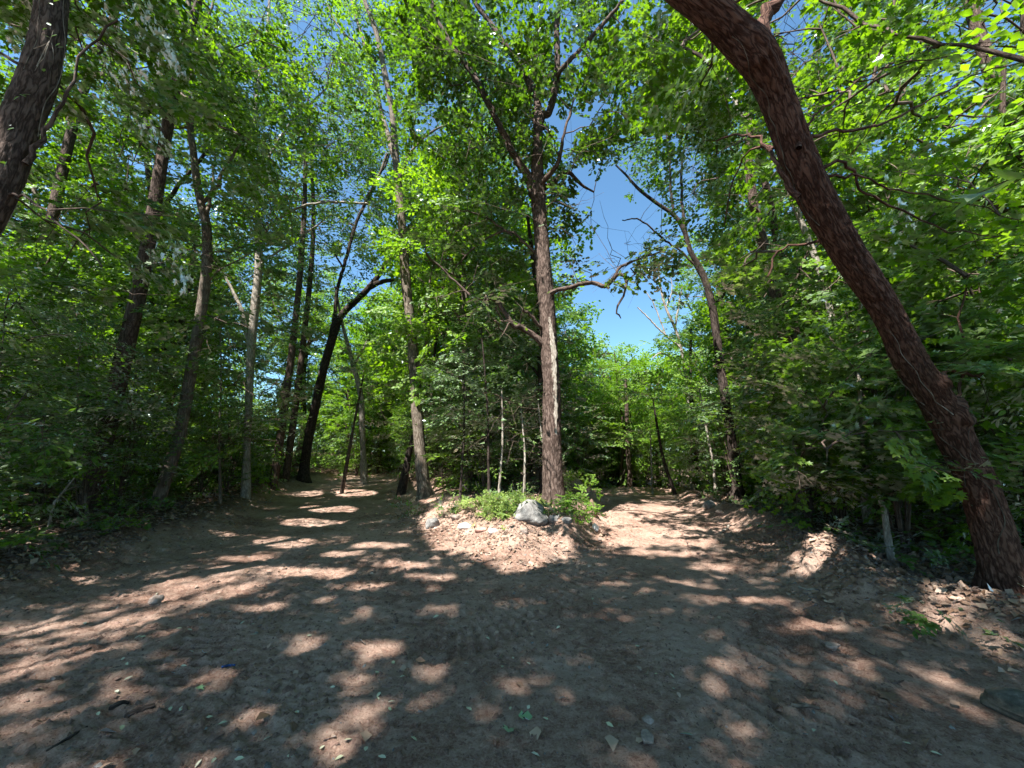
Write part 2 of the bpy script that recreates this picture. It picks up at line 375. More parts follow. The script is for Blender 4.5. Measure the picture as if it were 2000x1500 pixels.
class Parts:
    def __init__(s): s.V = []; s.F = []; s.U = []; s.n = 0
    def add(s, V, Fq, U):
        s.V.append(V); s.F.append(Fq + s.n); s.U.append(U); s.n += len(V)
    def build(s, name, mat, origin=(0, 0, 0)):
        return mesh(name, np.vstack(s.V) - np.asarray(origin), np.vstack(s.F), mat, True, uv=np.vstack(s.U))
def resample(pts, rad, step):
    pts = np.asarray(pts, float); n = max(3, int(np.linalg.norm(pts[-1] - pts[0]) / step / (len(pts) - 1)) + 2) if len(pts) > 1 else 2
    P_ = curve(np.c_[pts, np.asarray(rad, float)], n)
    return P_[:, :3], np.maximum(P_[:, 3], .002)

# ------------------------------------------------------------------ leaves
def fan(outline, cz=0.0, fold=.18):
    o = np.array(outline, float); z = np.abs(o[:, 0]) * fold; V = np.c_[o, z]
    return V, np.array([(0, i, i + 1) for i in range(1, len(o) - 1)])
T_MAPLE = fan([(0, 0), (.52, .24), (.28, .37), (.48, .72), (.16, .60), (0, 1.0), (-.16, .60), (-.48, .72), (-.28, .37), (-.52, .24)])
T_OAK = fan([(0, 0), (.33, .28), (.13, .44), (.34, .68), (0, 1.0), (-.34, .68), (-.13, .44), (-.33, .28)])
T_MID = fan([(0, 0), (.42, .35), (.20, .55), (0, 1), (-.20, .55), (-.42, .35)])
T_OVAL = fan([(0, 0), (.22, .3), (.2, .65), (0, 1), (-.2, .65), (-.22, .3)])
T_KITE = (np.array([(0, 0, 0), (.36, .45, .07), (0, 1, 0), (-.36, .45, .07)], float), np.array([(0, 1, 2), (0, 2, 3)]))
def leaves(pos, dr, nr, size, tpl, curl=0.0):
    """one mesh array for many leaves: stalk end pos, along dr, facing nr"""
    tv, tf = tpl; y = norm(dr); x = norm(np.cross(y, nr)); z = np.cross(x, y)
    t = tv[None] * size[:, None, None]
    V = pos[:, None] + t[..., :1] * x[:, None] + t[..., 1:2] * y[:, None] + (t[..., 2:3] - curl * tv[None, :, 1:2] ** 2 * size[:, None, None]) * z[:, None]
    n, k = len(pos), len(tv)
    Fc = tf[None] + (np.arange(n) * k)[:, None, None]
    return V.reshape(-1, 3), Fc.reshape(-1, 3)

def make_spray(n_side, n_leaf, rng):
    """unit twig along +Y: leaf stalk points, directions, normals"""
    pos, dr, nr = [], [], []
    for s in range(n_side):
        f = (s + .6) / n_side; base = np.array([.05 * math.sin(f * 5 + s), f * .9, -.10 * f * f]); sd = -1 if s % 2 else 1
        L_ = .55 * (1 - .55 * f) * rng.uniform(.7, 1.2); a = math.radians(rng.uniform(38, 68)) * sd
        d = np.array([math.sin(a), math.cos(a), rng.uniform(-.15, .15)])
        for k in range(n_leaf):
            g = (k + .7) / n_leaf; p = base + d * L_ * g + np.array([0, 0, -.12 * g * g * L_])
            pos.append(p + rng.normal(0, .02, 3)); aa = a + rng.uniform(-1.1, 1.1)
            dr.append([math.sin(aa), math.cos(aa), rng.uniform(-.45, .2)]); nr.append(np.array([0, 0, 1.]) + rng.normal(0, .34, 3))
    return np.array(pos), norm(np.array(dr)), norm(np.array(nr))
SPR = [make_spray(10, 8, R) for _ in range(7)]
SPR_S = [make_spray(6, 5, R) for _ in range(6)]

# open sky seen between the crowns: photo ellipses (cx, cy, rx, ry, share of leaves gone)
SKY = [(1205, 440, 62, 85, 1), (1165, 605, 55, 42, 1), (1140, 480, 30, 60, .75), (1250, 410, 40, 55, .75), (1180, 360, 45, 50, .6), (835, 240, 26, 45, .75), (800, 140, 22, 28, .75),
       (875, 290, 40, 30, .45), (940, 330, 50, 40, .3), (1543, 25, 38, 55, .97), (1500, 60, 22, 60, .5), (1560, 90, 30, 40, .6), (180, 78, 30, 28, .8), (1350, 330, 40, 60, .3),
       (1330, 600, 60, 60, .65), (1270, 590, 70, 60, .8), (1110, 60, 25, 40, .6), (1380, 380, 30, 40, .3), (590, 440, 60, 60, .3), (660, 420, 50, 50, .5), (560, 600, 40, 25, .6), (90, 290, 40, 30, .5), (350, 580, 35, 20, .4),
       (1230, 310, 60, 50, .5), (1130, 150, 18, 60, .4), (700, 60, 30, 40, .3), (480, 20, 40, 30, .4), (1960, 60, 60, 50, .35), (1870, 170, 60, 30, .35), (1630, 130, 25, 40, .4)]
# sunlit spots on the ground: photo ellipses (cx, cy, rx, ry)
LIT = [(45, 1275, 70, 12), (205, 1290, 55, 16), (190, 1330, 75, 18), (60, 1325, 55, 15), (60, 1370, 85, 18), (430, 1290, 62, 14), (290, 1320, 30, 10), (350, 1450, 55, 28),
       (160, 1460, 90, 26), (500, 1372, 38, 26), (640, 1420, 75, 42), (700, 1350, 50, 34), (685, 1290, 36, 22), (820, 1278, 46, 22), (822, 1333, 36, 16), (735, 1240, 60, 18), (580, 1228, 48, 20), (850, 1168, 38, 9),
       (1052, 1298, 26, 14), (1225, 1305, 30, 8), (1465, 1292, 34, 16), (1525, 1272, 26, 12), (1415, 1375, 62, 16), (1440, 1255, 40, 9), (1320, 1483, 36, 24), (1410, 1492, 40, 20), (1550, 1345, 40, 12), (1560, 1430, 60, 12),
       (1850, 1292, 110, 20), (1700, 1265, 60, 12), (1930, 1335, 60, 14), (1460, 1152, 95, 8), (1600, 1108, 50, 22), (1560, 1190, 50, 14), (1640, 1200, 50, 12), (1850, 1200, 90, 26), (1960, 1245, 50, 18),
       (1000, 1060, 120, 26), (960, 1035, 130, 38), (880, 1020, 60, 22), (1060, 1005, 60, 20), (1000, 1085, 60, 14), (1130, 1010, 50, 22), (1240, 1035, 75, 24), (1200, 1000, 45, 22), (1260, 985, 60, 10), (1350, 1045, 70, 7), (1300, 1065, 80, 6), (1200, 1120, 30, 6), (1380, 1090, 60, 6), (1330, 1120, 40, 5),
       (400, 1120, 120, 20), (300, 1145, 120, 12), (520, 1095, 110, 12), (470, 1075, 60, 8), (230, 1180, 60, 8), (90, 1195, 90, 12), (30, 1230, 60, 10), (640, 1100, 60, 10), (560, 1045, 70, 9), (600, 1010, 60, 8), (640, 985, 60, 6), (690, 960, 50, 5), (740, 1050, 60, 7), (660, 1065, 50, 6), (780, 1085, 50, 8), (700, 1125, 60, 9), (840, 1110, 50, 8),
       (590, 960, 50, 5), (160, 1110, 30, 10), (120, 915, 60, 10), (500, 1160, 60, 9), (640, 1150, 50, 8), (1000, 1180, 30, 5), (1130, 1240, 24, 6), (1300, 1215, 26, 6), (1370, 1300, 22, 7), (900, 1240, 30, 6), (180, 1240, 50, 9), (1180, 1380, 26, 8), (960, 1440, 26, 12), (1620, 1480, 30, 14)]
_fx, _fy, _tx, _ty = [], [], [], []
def lit_mask(P_):
    """True where a leaf stands in the way of the sun on one of the lit spots"""
    t = (P_[:, 2] - .15) / SDIR[2]; g = P_ - SDIR * t[:, None]; g[:, 2] = 0.15
    x, y, dep = to_px(g); m = np.zeros(len(P_), bool); y = np.where(dep > .3, y, -9999); x = np.where(dep > .3, x, -9999)
    wob = 1 + .55 * (noise2(x / 22, y / 9, 77) - .5) * 2
    for cx, cy, rx, ry in LIT: m |= ((x - cx) / rx) ** 2 + ((y - cy) / ry) ** 2 < wob
    thin = (noise2(g[:, 0] * 1.9, g[:, 1] * 1.9, 91) > .93)
    _, _, do, di = terrain(g[:, 0], g[:, 1], False); woods = (np.maximum(do, di) > .9) & (g[:, 1] > 1)
    thin |= woods & (noise2(g[:, 0] * 1.3, g[:, 1] * 1.3, 92) > .54)
    return (m & (R.random(len(P_)) < .985)) | (thin & (P_[:, 2] > 4))
def sky_mask(P_):
    x, y, dep = to_px(P_); m = np.zeros(len(P_), bool); q = R.random(len(P_))
    x = np.where(dep > .3, x, -9999); wob = 1 + .8 * (noise2(x / 16, y / 16, 78) - .5) * 2
    for cx, cy, rx, ry, s in SKY: m |= (((x - cx) / rx) ** 2 + ((y - cy) / ry) ** 2 < wob) & (q < s)
    return m
TRK = [(8.6, 13, [(305, 990), (350, 850), (388, 640), (405, 500), (393, 400), (376, 240)]), (12, 8, [(481, 925), (490, 690), (504, 540)]), (19, 12, [(592, 940), (604, 850), (635, 710), (668, 615), (722, 560), (765, 508)]),
       (11.9, 12, [(829, 972), (813, 770), (803, 640), (791, 530), (782, 400), (770, 270)]), (9, 20, [(1083, 985), (1077, 760), (1068, 600), (1054, 420), (1050, 330)]), (9, 8, [(1040, 350), (965, 224), (916, 133), (840, 0)]), (9, 8, [(1052, 300), (1049, 192), (1010, 122), (926, 0)]),
       (9, 8, [(1060, 250), (1084, 175), (1089, 60)]), (8.5, 6, [(1094, 140), (1157, 70), (1217, 0)]), (8, 6, [(1080, 570), (1157, 551), (1203, 538), (1217, 590)]), (13.3, 14, [(1440, 974), (1422, 815), (1400, 660), (1378, 550), (1340, 465)]),
       (4.6, 58, [(1985, 1165), (1907, 937), (1838, 800), (1730, 605), (1659, 500)]), (3.6, 50, [(1659, 500), (1548, 280), (1485, 120), (1366, 0)]), (5.4, 7, [(1738, 1075), (1690, 905), (1682, 815), (1678, 740)]), (11.9, 9, [(772, 320), (751, 140), (712, 0)]), (19, 6, [(655, 640), (660, 560), (695, 437), (757, 312)])]
def trunk_mask(P_):
    x, y, dep = to_px(P_); m = np.zeros(len(P_), bool); wob = .55 + .9 * noise2(x / 30, y / 30, 79)
    for Yt, hw, pl in TRK:
        c = P_[:, 1] < Yt - .1
        for (ax, ay), (bx, by) in zip(pl[:-1], pl[1:]):
            t = np.clip(((x - ax) * (bx - ax) + (y - ay) * (by - ay)) / ((bx - ax) ** 2 + (by - ay) ** 2), 0, 1)
            m |= c & (np.hypot(x - ax - t * (bx - ax), y - ay - t * (by - ay)) < hw * wob + 4)
    return m & (R.random(len(P_)) < .93)
def foliage(cen, out, scale, size, tpl, spr=SPR, keep=1.0, prune=True, tilt=.25, rng=R, sizev=.25, curl=.12):
    """sprays at points cen pointing along out -> vertex, face, random arrays"""
    cen = np.asarray(cen, float); n = len(cen); ob = []
    yaw = np.arctan2(out[:, 0], out[:, 1]) + rng.normal(0, .5, n)
    el = np.clip(out[:, 2], -.5, .8) * .6 + rng.normal(0, tilt, n); rol = rng.normal(0, tilt, n)
    which = rng.integers(0, len(spr), n); P_, D_, N_, K_ = [], [], [], []
    for i in range(n):
        p, d, nn = spr[which[i]]
        cy, sy = math.cos(yaw[i]), math.sin(yaw[i]); ce, se = math.cos(el[i]), math.sin(el[i]); cr, sr = math.cos(rol[i]), math.sin(rol[i])
        Rm = np.array([[cy, sy, 0], [-sy, cy, 0], [0, 0, 1]]) @ np.array([[1, 0, 0], [0, ce, -se], [0, se, ce]]) @ np.array([[cr, 0, sr], [0, 1, 0], [-sr, 0, cr]])
        P_.append(p @ Rm.T * scale[i] + cen[i]); D_.append(d @ Rm.T); N_.append(nn @ Rm.T); K_.append(np.full(len(p), rng.normal(0, .09)))
    P_, D_, N_, K_ = np.vstack(P_), np.vstack(D_), np.vstack(N_), np.concatenate(K_)
    m = rng.random(len(P_)) < keep
    if prune: m &= ~lit_mask(P_) & ~sky_mask(P_) & ~trunk_mask(P_)
    P_, D_, N_, K_ = P_[m], D_[m], N_[m], K_[m]
    sz = size * rng.uniform(1 - sizev, 1 + sizev, len(P_))
    V, Fc = leaves(P_, D_, N_, sz, tpl, curl)
    rnd = np.clip(.5 + K_ + rng.normal(0, .17, len(P_)), 0, 1)
    return V, Fc, np.repeat(rnd, len(tpl[0]))

def grow(limb_pts, cen, max_link=3.5, rmax=.028, sides=5, sag=.06, r0=.0055):
    """join each spray to the nearest limb point or earlier spray: returns tubes and out directions"""
    limb_pts = np.asarray(limb_pts); cen = np.asarray(cen)
    d0 = np.array([np.linalg.norm(limb_pts - c, axis=1).min() for c in cen]); order = np.argsort(d0)
    nodes_ = [p for p in limb_pts]; par = {}; nl = len(nodes_); depth = [0.] * nl
    arr = np.empty((nl + len(cen), 3)); arr[:nl] = limb_pts; dep = np.zeros(nl + len(cen)); cnt = nl; idx = {}
    for o in order:
        d = np.linalg.norm(arr[:cnt] - cen[o], axis=1); k = int(np.argmin(d + .35 * dep[:cnt] ))
        arr[cnt] = cen[o]; dep[cnt] = dep[k] + d[k]; par[cnt] = k; idx[o] = cnt; cnt += 1
    load = np.ones(cnt)
    for c in range(cnt - 1, nl - 1, -1): load[par[c]] += load[c]
    out = np.zeros_like(cen); tubes = []
    for o, c in idx.items():
        a, b = arr[par[c]], arr[c]; L_ = np.linalg.norm(b - a); out[o] = (b - a) / (L_ + 1e-6)
        r1 = min(rmax, r0 * math.sqrt(load[c])); r2 = max(r1 * .6, .003)
        n1 = np.cross(b - a, [0, 0, 1.]) * R.normal(0, .12); mid1 = a + (b - a) * .33 + n1 * .6 + [0, 0, sag * L_]; mid2 = a + (b - a) * .68 - n1 * .4 + [0, 0, sag * L_ * R.uniform(.2, 1)]
        pts = [a, mid1, mid2, b, b + out[o] * .35]
        tubes.append(tube(pts, [r1, r1 * .85, r1 * .7, r2, .002], sides if r1 > .012 else 3))
    return tubes, out

def tree(name, label, cat, group, trunk, limbs=(), crown=(), Y=None, dY=0.0, bk='bark', sides=14, step=.25, rough=0.0, leaf='oak', tpl=T_OAK, size=.11, scale=1.0, spr=SPR, base_px=None,
         flare=1.25, keep=1.0, ydev=1.6, stubs=(), twig='twig', rstep=None, seed=0, under=.3, knots=(), vines=0):
    """trunk, limbs: [(px, py, width px[, extra depth])] traced at the tree's own distance; crown: [(cx, cy, rx, ry, n[, extra depth])]"""
    if Y is None: b = hit(*trunk[0][:2]); Y = float(b[1])
    def w3(l, first=False):
        pts, rad = [], []
        for k, q in enumerate(l):
            yy = Y + (q[3] if len(q) > 3 else 0)
            p = at(q[0], q[1], yy); d = ray(q[0], q[1]); t = yy / d[1]
            pts.append(p); rad.append(max(.003, .5 * q[2] * t / F / math.sqrt(1 + d[0] ** 2 * .9)))
        return pts, rad
    pts, rad = w3(trunk)
    b = pts[0].copy(); g = float(H(b[0], b[1])[0])
    if abs(b[2] - g) < 1.5: b = np.array([b[0], b[1], g])
    origin = b.copy()
    tr = thing(name, origin, label, cat, group)
    dn = pts[0] - pts[1]; dn = dn / (abs(dn[2]) + 1e-6)
    pts = [pts[0] + dn * (under + max(0, pts[0][2] - g)), ] + pts; rad = [rad[0] * flare * 1.15] + [rad[0] * flare] + rad[1:]
    if flare > 1: # root flare only close to the ground
        p_mid = pts[1] + (pts[2] - pts[1]) * min(.5, .5 / np.linalg.norm(pts[2] - pts[1])); pts.insert(2, p_mid); rad.insert(2, rad[3 - 1] if len(rad) > 2 else rad[1])
        rad[2] = rad[1] / flare
    P1, R1 = resample(pts, rad, step)
    if rstep:                                     # even, fine rings for a trunk seen close
        L_ = np.r_[0, np.cumsum(np.linalg.norm(np.diff(P1, axis=0), axis=1))]; s = np.arange(0, L_[-1], rstep)
        P1 = np.stack([np.interp(s, L_, P1[:, k]) for k in range(3)], 1); R1 = np.interp(s, L_, R1)
    V, Fq, U = tube(P1, R1, sides, rough, seed)
    for kx, ky, kd, kr, ka in knots:
        kp = at(kx, ky, Y + kd); ax = P1[np.argmin(np.linalg.norm(P1 - kp, axis=1))]; dd = np.linalg.norm(V - kp, axis=1)
        V = V + norm(V - ax) * (ka * np.exp(-(dd / kr) ** 2) * (1 + .5 * np.cos(dd / kr * 9)))[:, None]
    me = mesh('trunk', V - origin, Fq, M[bk], True, uv=U); trunk_o = link('trunk', me, tr)
    for vk in range(vines):
        i0 = int(len(P1) * R.uniform(.08, .55)); ln = int(len(P1) * R.uniform(.06, .2)); a = R.uniform(math.pi * .6, math.pi * 1.4); vp = []
        m_ = sides + 1; G_ = V.reshape(len(P1), m_, 3)
        for i in range(i0, min(i0 + ln, len(P1) - 1), 6):
            a += R.normal(0, .16) + .04 * (-1) ** vk; j = int(a / (2 * math.pi) * sides) % sides; q = G_[i, j]; vp.append(q + norm(q - P1[i]) * R.uniform(.004, .014))
        if len(vp) > 3:
            q = Parts(); c_ = curve(vp, 3); q.add(*tube(c_, np.linspace(.005, .002, len(c_)), 4)); link('vine', q.build('vine', M['bark_pale' if vk % 3 == 0 else 'bark_grey'], origin), tr)
    allp = [P1[int(len(P1) * .35):]]; lb = Parts()
    for l in limbs:
        p, r = w3(l); p, r = resample(p, r, step * .8)
        jit = np.zeros_like(p); jit[1:-1] = R.normal(0, .012, (len(p) - 2, 3)); p = p + jit
        if r.max() > .05 and rough > 0: lb.add(*tube(p, r, 16, rough * .6, seed + 9))
        else: lb.add(*tube(p, r, 9 if r.max() > .03 else 6))
        allp.append(p)
    if limbs: link('limb', lb.build('limb', M[bk], origin), tr)
    if crown:
        cs = []
        for c in crown:
            for _ in range(int(c[4] * 2.1)):
                a = R.uniform(0, 2 * math.pi); q = math.sqrt(R.random())
                yy = max(min(Y, 3.4), Y + (c[5] if len(c) > 5 else 0) + R.normal(0, ydev)); cs.append(at(c[0] + c[2] * q * math.cos(a), c[1] + c[3] * q * math.sin(a), yy))
        cs = np.array(cs); cs = cs[cs[:, 2] > H(cs[:, 0], cs[:, 1]) + .25]
        ap = np.vstack(allp)
        tb, out = grow(ap, cs)
        br = Parts(); [br.add(*q) for q in tb]; link('branch', br.build('branch', M[twig], origin), tr)
        V, Fc, rn = foliage(cs - out * .3, out, scale * R.uniform(.75, 1.25, len(cs)), size, tpl, spr, keep)
        link('crown', mesh('crown', V - origin, Fc, M[leaf], False, rnd=rn), tr)
    return tr, trunk_o, origin

# ------------------------------------------------------------------ the trees one can tell apart
T8, T8t, T8o = tree('oak_tree', 'thick reddish brown trunk leaning in from the right with furrowed bark and a forked top', 'tree', None,
     [(1990, 1165, 113), (1955, 1080, 96, -.02), (1907, 937, 84, -.1), (1868, 860, 80, -.2), (1838, 800, 78, -.3), (1781, 710, 68, -.5), (1730, 605, 64, -.8), (1659, 500, 66, -1.1), (1590, 380, 70, -1.4), (1548, 280, 68, -1.6), (1515, 190, 66, -1.75), (1485, 120, 74, -1.9), (1430, 60, 68, -2.0), (1366, 0, 64, -2.1), (1270, -80, 62, -2.2), (1130, -220, 53, -2.4), (950, -420, 43, -2.5)],
     [[(1478, 100, 44, -1.9), (1492, 70, 32, -1.9), (1496, 35, 26, -1.9), (1517, 0, 24, -1.9), (1560, -80, 22, -1.9), (1590, -220, 14, -1.9)],
      [(1560, 290, 14, -1.7), (1587, 269, 9, -1.6), (1632, 257, 8, -1.6), (1702, 248, 7, -1.5), (1762, 224, 6, -1.4), (1842, 182, 5, -1.3), (1912, 143, 4, -1.2), (2010, 119, 3, -1.1)],
      [(1575, 275, 8, -1.6), (1588, 225, 5, -1.6), (1632, 192, 5, -1.6), (1678, 157, 4, -1.5), (1740, 130, 3.5, -1.4), (1850, 110, 3, -1.4)],
      [(1600, 330, 10, -1.5), (1632, 316, 8, -1.5), (1665, 335, 7, -1.4), (1675, 370, 6, -1.3), (1720, 395, 6, -1.2), (1780, 420, 5, -1), (1850, 450, 4, -1), (1950, 462, 3, -1)],
      [(1610, 345, 9, -1.5), (1650, 340, 6, -1.5), (1700, 350, 5, -1.4), (1760, 372, 5, -1.3), (1860, 390, 4, -1.2), (1990, 430, 3, -1)],
      [(1560, 385, 16, -1.5), (1531, 353, 12, -1.5), (1517, 322, 9, -1.5), (1500, 285, 7, -1.4), (1470, 265, 6, -1.3), (1440, 262, 5, -1.2), (1400, 275, 4, -1)],
      [(1510, 290, 7, -1.4), (1470, 290, 5, -1.3), (1450, 310, 4, -1.2), (1430, 370, 3.5, -1), (1415, 440, 3, -.8)],
      [(1780, 700, 14, -.5), (1836, 741, 13, -.2), (1850, 724, 10, -.1), (1895, 735, 9, 0), (1950, 715, 8, .1), (2010, 712, 7, .2)],
      [(1855, 800, 16, -.2), (1868, 790, 10, -.1), (1872, 760, 8, 0), (1890, 700, 7, 0), (1875, 620, 5, 0), (1890, 540, 4, 0)],
      [(1600, 470, 7, -1), (1540, 480, 5, -.8), (1510, 500, 5, -.7), (1500, 540, 4, -.7)]],
     [(1750, 230, 270, 230, 90, 1.6), (1850, 480, 190, 170, 50, 1.2), (1620, -100, 320, 160, 40, 1.4), (1440, 120, 110, 170, 22, 1.6), (1490, 430, 90, 130, 12, 1.6), (1150, -260, 260, 150, 30, .5), (1900, 660, 110, 120, 20, 1.2), (1330, 90, 110, 120, 22, 1.8)],
     bk='bark_red', sides=88, rstep=.017, rough=.013, leaf='maple', tpl=T_MAPLE, size=.105, scale=.75, flare=1.12, ydev=.9, seed=3, vines=5, knots=[(1868, 805, -.35, .16, .07), (1838, 745, -.45, .10, .05), (1475, 95, -2.05, .16, .03), (1600, 318, -1.7, .10, .035), (1545, 350, -1.75, .10, .05), (1900, 960, -.3, .2, .04)])
T1, T1t, T1o = tree('oak_tree', 'thick brown trunk leaning at the top left edge with a dead pale twig on it', 'tree', None,
     [(-330, 1180, 110), (-250, 900, 100, 0), (-130, 620, 92, 0), (-60, 480, 86, 0), (-5, 375, 84, 0), (35, 260, 82, 0), (70, 165, 80, 0), (92, 80, 70, 0), (102, 0, 62, 0), (112, -120, 58, 0), (90, -300, 48, 0), (120, -480, 30, 0)],
     [[(60, 180, 16), (40, 130, 10), (0, 105, 8), (-60, 90, 6)], [(50, 320, 18), (85, 255, 12), (120, 200, 8), (160, 110, 6), (230, 40, 5)], [(15, 380, 12), (60, 390, 6), (130, 450, 5), (200, 520, 4)], [(100, -80, 20), (200, -160, 14), (330, -260, 9)]],
     [(60, -160, 380, 140, 60, 1.4), (60, 60, 200, 110, 14, 2), (230, 120, 150, 120, 16, 1.8), (-120, 300, 140, 200, 14, 1), (200, 480, 150, 130, 12, 1.5)],
     Y=3.5, bk='bark', sides=60, rstep=.036, rough=.013, leaf='maple', tpl=T_MAPLE, size=.10, scale=.7, ydev=.8, seed=14, vines=10, knots=[(40, 340, -.2, .12, .04)])
# dead pale twig and a few vine leaves on the upper left trunk
def on_trunk(tr, o, pts, Y, r0, name, mat):
    P1 = curve([at(x, y, Y) for x, y in pts], 6); q = Parts(); q.add(*tube(P1, np.linspace(r0, .0015, len(P1)), 5)); return link(name, q.build(name, M[mat], o), tr)
on_trunk(T1, T1o, [(72, 130), (84, 105), (97, 80), (90, 100), (86, 112), (76, 124), (68, 138)], 3.28, .006, 'dead_twig', 'bark_pale')
on_trunk(T1, T1o, [(66, 95), (85, 88), (97, 80), (104, 60)], 3.28, .005, 'dead_twig', 'bark_pale')
on_trunk(T1, T1o, [(101, 84), (104, 100), (105, 116)], 3.28, .003, 'dead_twig', 'bark_pale')
pv = np.array([at(x, y, 3.22) for x, y in [(92, 55), (100, 75), (112, 68), (118, 85), (125, 92), (45, 185), (52, 190), (38, 188), (20, 245), (28, 250), (10, 320), (85, 140), (14, 315), (100, 50), (95, 6), (105, 3)]])
V, Fc = leaves(pv, norm(np.c_[R.normal(0, 1, len(pv)), R.normal(-.3, .3, len(pv)), R.normal(-.3, .5, len(pv))]), norm(np.c_[R.normal(0, .4, len(pv)), -np.ones(len(pv)), np.full(len(pv), .9)]), R.uniform(.05, .08, len(pv)), T_OVAL, .2)
link('vine_leaves', mesh('vine_leaves', V - T1o, Fc, M['maple'], False, rnd=np.repeat(R.random(len(pv)), len(T_OVAL[0]))), T1)
T6, T6t, T6o = tree('oak_tree', 'tall central oak with dark furrowed trunk forking high up, standing behind the grey boulder', 'tree', None,
     [(1083, 985, 40), (1080, 930, 39), (1078, 850, 37), (1077, 760, 34), (1073, 680, 32), (1068, 600, 31), (1060, 500, 29), (1054, 420, 27), (1050, 360, 27), (1050, 300, 20), (1052, 245, 18), (1060, 225, 15), (1072, 220, 13), (1084, 175, 13), (1089, 122, 11), (1087, 52, 10), (1094, 0, 9), (1100, -150, 7), (1090, -300, 4)],
     [[(1048, 375, 22), (1035, 350, 16), (1003, 300, 14), (965, 224, 12), (940, 175, 12), (916, 133, 11), (888, 98, 10), (857, 45, 9), (840, 0, 8), (800, -100, 6), (770, -220, 4)],
      [(895, 105, 8), (874, 92, 7), (839, 49, 6), (807, 0, 5), (760, -90, 4)],
      [(1052, 250, 15), (1049, 192, 14, .2), (1030, 155, 13, .4), (1010, 122, 12, .5), (979, 77, 10, .5), (951, 35, 9, .5), (926, 0, 8, .5), (880, -100, 5, .5)],
      [(1086, 160, 11), (1094, 140, 9, -.2), (1133, 98, 8, -.4), (1157, 70, 8, -.5), (1189, 35, 7, -.6), (1217, 0, 6, -.7), (1270, -80, 5, -.8)],
      [(1058, 365, 12), (1066, 350, 10, -.2), (1087, 325, 9, -.4), (1094, 302, 8, -.5), (1102, 260, 5, -.6), (1115, 215, 4, -.6)],
      [(1062, 370, 10), (1088, 350, 9, .3), (1108, 336, 8, .6), (1135, 360, 5, .8), (1160, 375, 3, 1)],
      [(1070, 585, 12), (1080, 570, 9, -.2), (1115, 560, 8, -.4), (1157, 551, 9, -.7), (1182, 560, 8, -.8), (1203, 538, 7, -.9), (1224, 545, 5, -1), (1217, 577, 4, -1), (1203, 605, 3, -1), (1213, 622, 2.5, -1)],
      [(1195, 545, 6, -.8), (1215, 520, 5, -.8), (1250, 505, 4, -.8), (1300, 490, 3, -.8)],
      [(1068, 680, 14), (1045, 657, 12, -.1), (1018, 640, 11, -.2), (1003, 636, 10, -.3), (982, 601, 9, -.4), (965, 584, 8, -.5), (937, 584, 6, -.6), (900, 560, 4, -.6), (860, 520, 3, -.6)],
      [(1062, 650, 7), (1050, 632, 7, -.2), (1036, 615, 6.5, -.3), (1021, 605, 5.5, -.4)],
      [(1050, 500, 6), (1020, 470, 5), (985, 450, 4), (930, 480, 3), (890, 520, 2.5)], [(1000, 460, 4), (940, 420, 3), (890, 410, 2.5)]],
     [(1130, 200, 180, 130, 40), (900, 160, 160, 170, 52), (1050, 60, 250, 130, 60), (840, 60, 90, 90, 22), (1030, -120, 380, 120, 60), (1000, 350, 90, 80, 12), (975, 620, 80, 50, 12, -.8), (1120, 420, 60, 60, 10, -.4), (1140, 520, 70, 40, 7, -.5), (1250, 510, 70, 40, 9, -.8), (920, 480, 90, 70, 16), (1000, 540, 50, 50, 8), (900, 570, 60, 50, 8, -.4), (1290, 180, 110, 110, 16, -.5), (1100, 300, 60, 50, 8), (1210, 560, 40, 30, 3, -1)],
     bk='bark', sides=48, rstep=.04, rough=.016, size=.12, scale=.9, leaf='oak', tpl=T_OAK, ydev=1.5, seed=21)
# strip of bare pale wood where the bark of the central oak has come away
def strip_on(tree_o, origin, pts, w, bulge, name, mat):
    P_ = curve([at(x, y, Yy) for x, y, Yy in pts], 14); n = len(P_); k = 9
    ws = np.interp(np.linspace(0, 1, n), np.linspace(0, 1, len(w)), w)
    a = np.linspace(-1, 1, k); side = np.array([1, 0, 0.]); fwd = np.array([0, -1, 0.])
    jag = 1 + .5 * (noise2(np.arange(n) * .9, np.zeros(n), 5) - .5)[:, None]
    jag2 = (noise2(np.arange(n) * .7 + 40, np.zeros(n), 6) - .5)[:, None] * .4
    X = (a[None] * jag + jag2) * ws[:, None]
    dep = bulge * np.sqrt(np.clip(1 - (X / .27) ** 2, 0.05, 1)) - .02 + .012 * noise2(X * 60, np.arange(n)[:, None] * .6 + X * 0, 9) + np.where(np.abs(a) > .99, -.03, 0)[None]
    V = P_[:, None] + X[..., None] * side + dep[..., None] * fwd
    i, j = np.meshgrid(np.arange(n - 1), np.arange(k - 1), indexing='ij')
    Fq = np.c_[(i * k + j).ravel(), (i * k + j + 1).ravel(), ((i + 1) * k + j + 1).ravel(), ((i + 1) * k + j).ravel()]
    U = np.stack([X, np.linspace(0, 3, n)[:, None] + 0 * X], -1).reshape(-1, 2)
    return link(name, mesh(name, V.reshape(-1, 3) - origin, Fq, mat, True, uv=U), tree_o)
y6 = T6o[1]
sw = strip_on(T6, T6o, [(1071, 625, y6), (1078, 680, y6), (1081, 740, y6), (1083, 800, y6), (1084, 860, y6)], [.03, .085, .07, .06, .02], .232, 'bare_wood', M['bark_pale'])
sw['label'] = 'pale strip of bare wood where bark is missing'

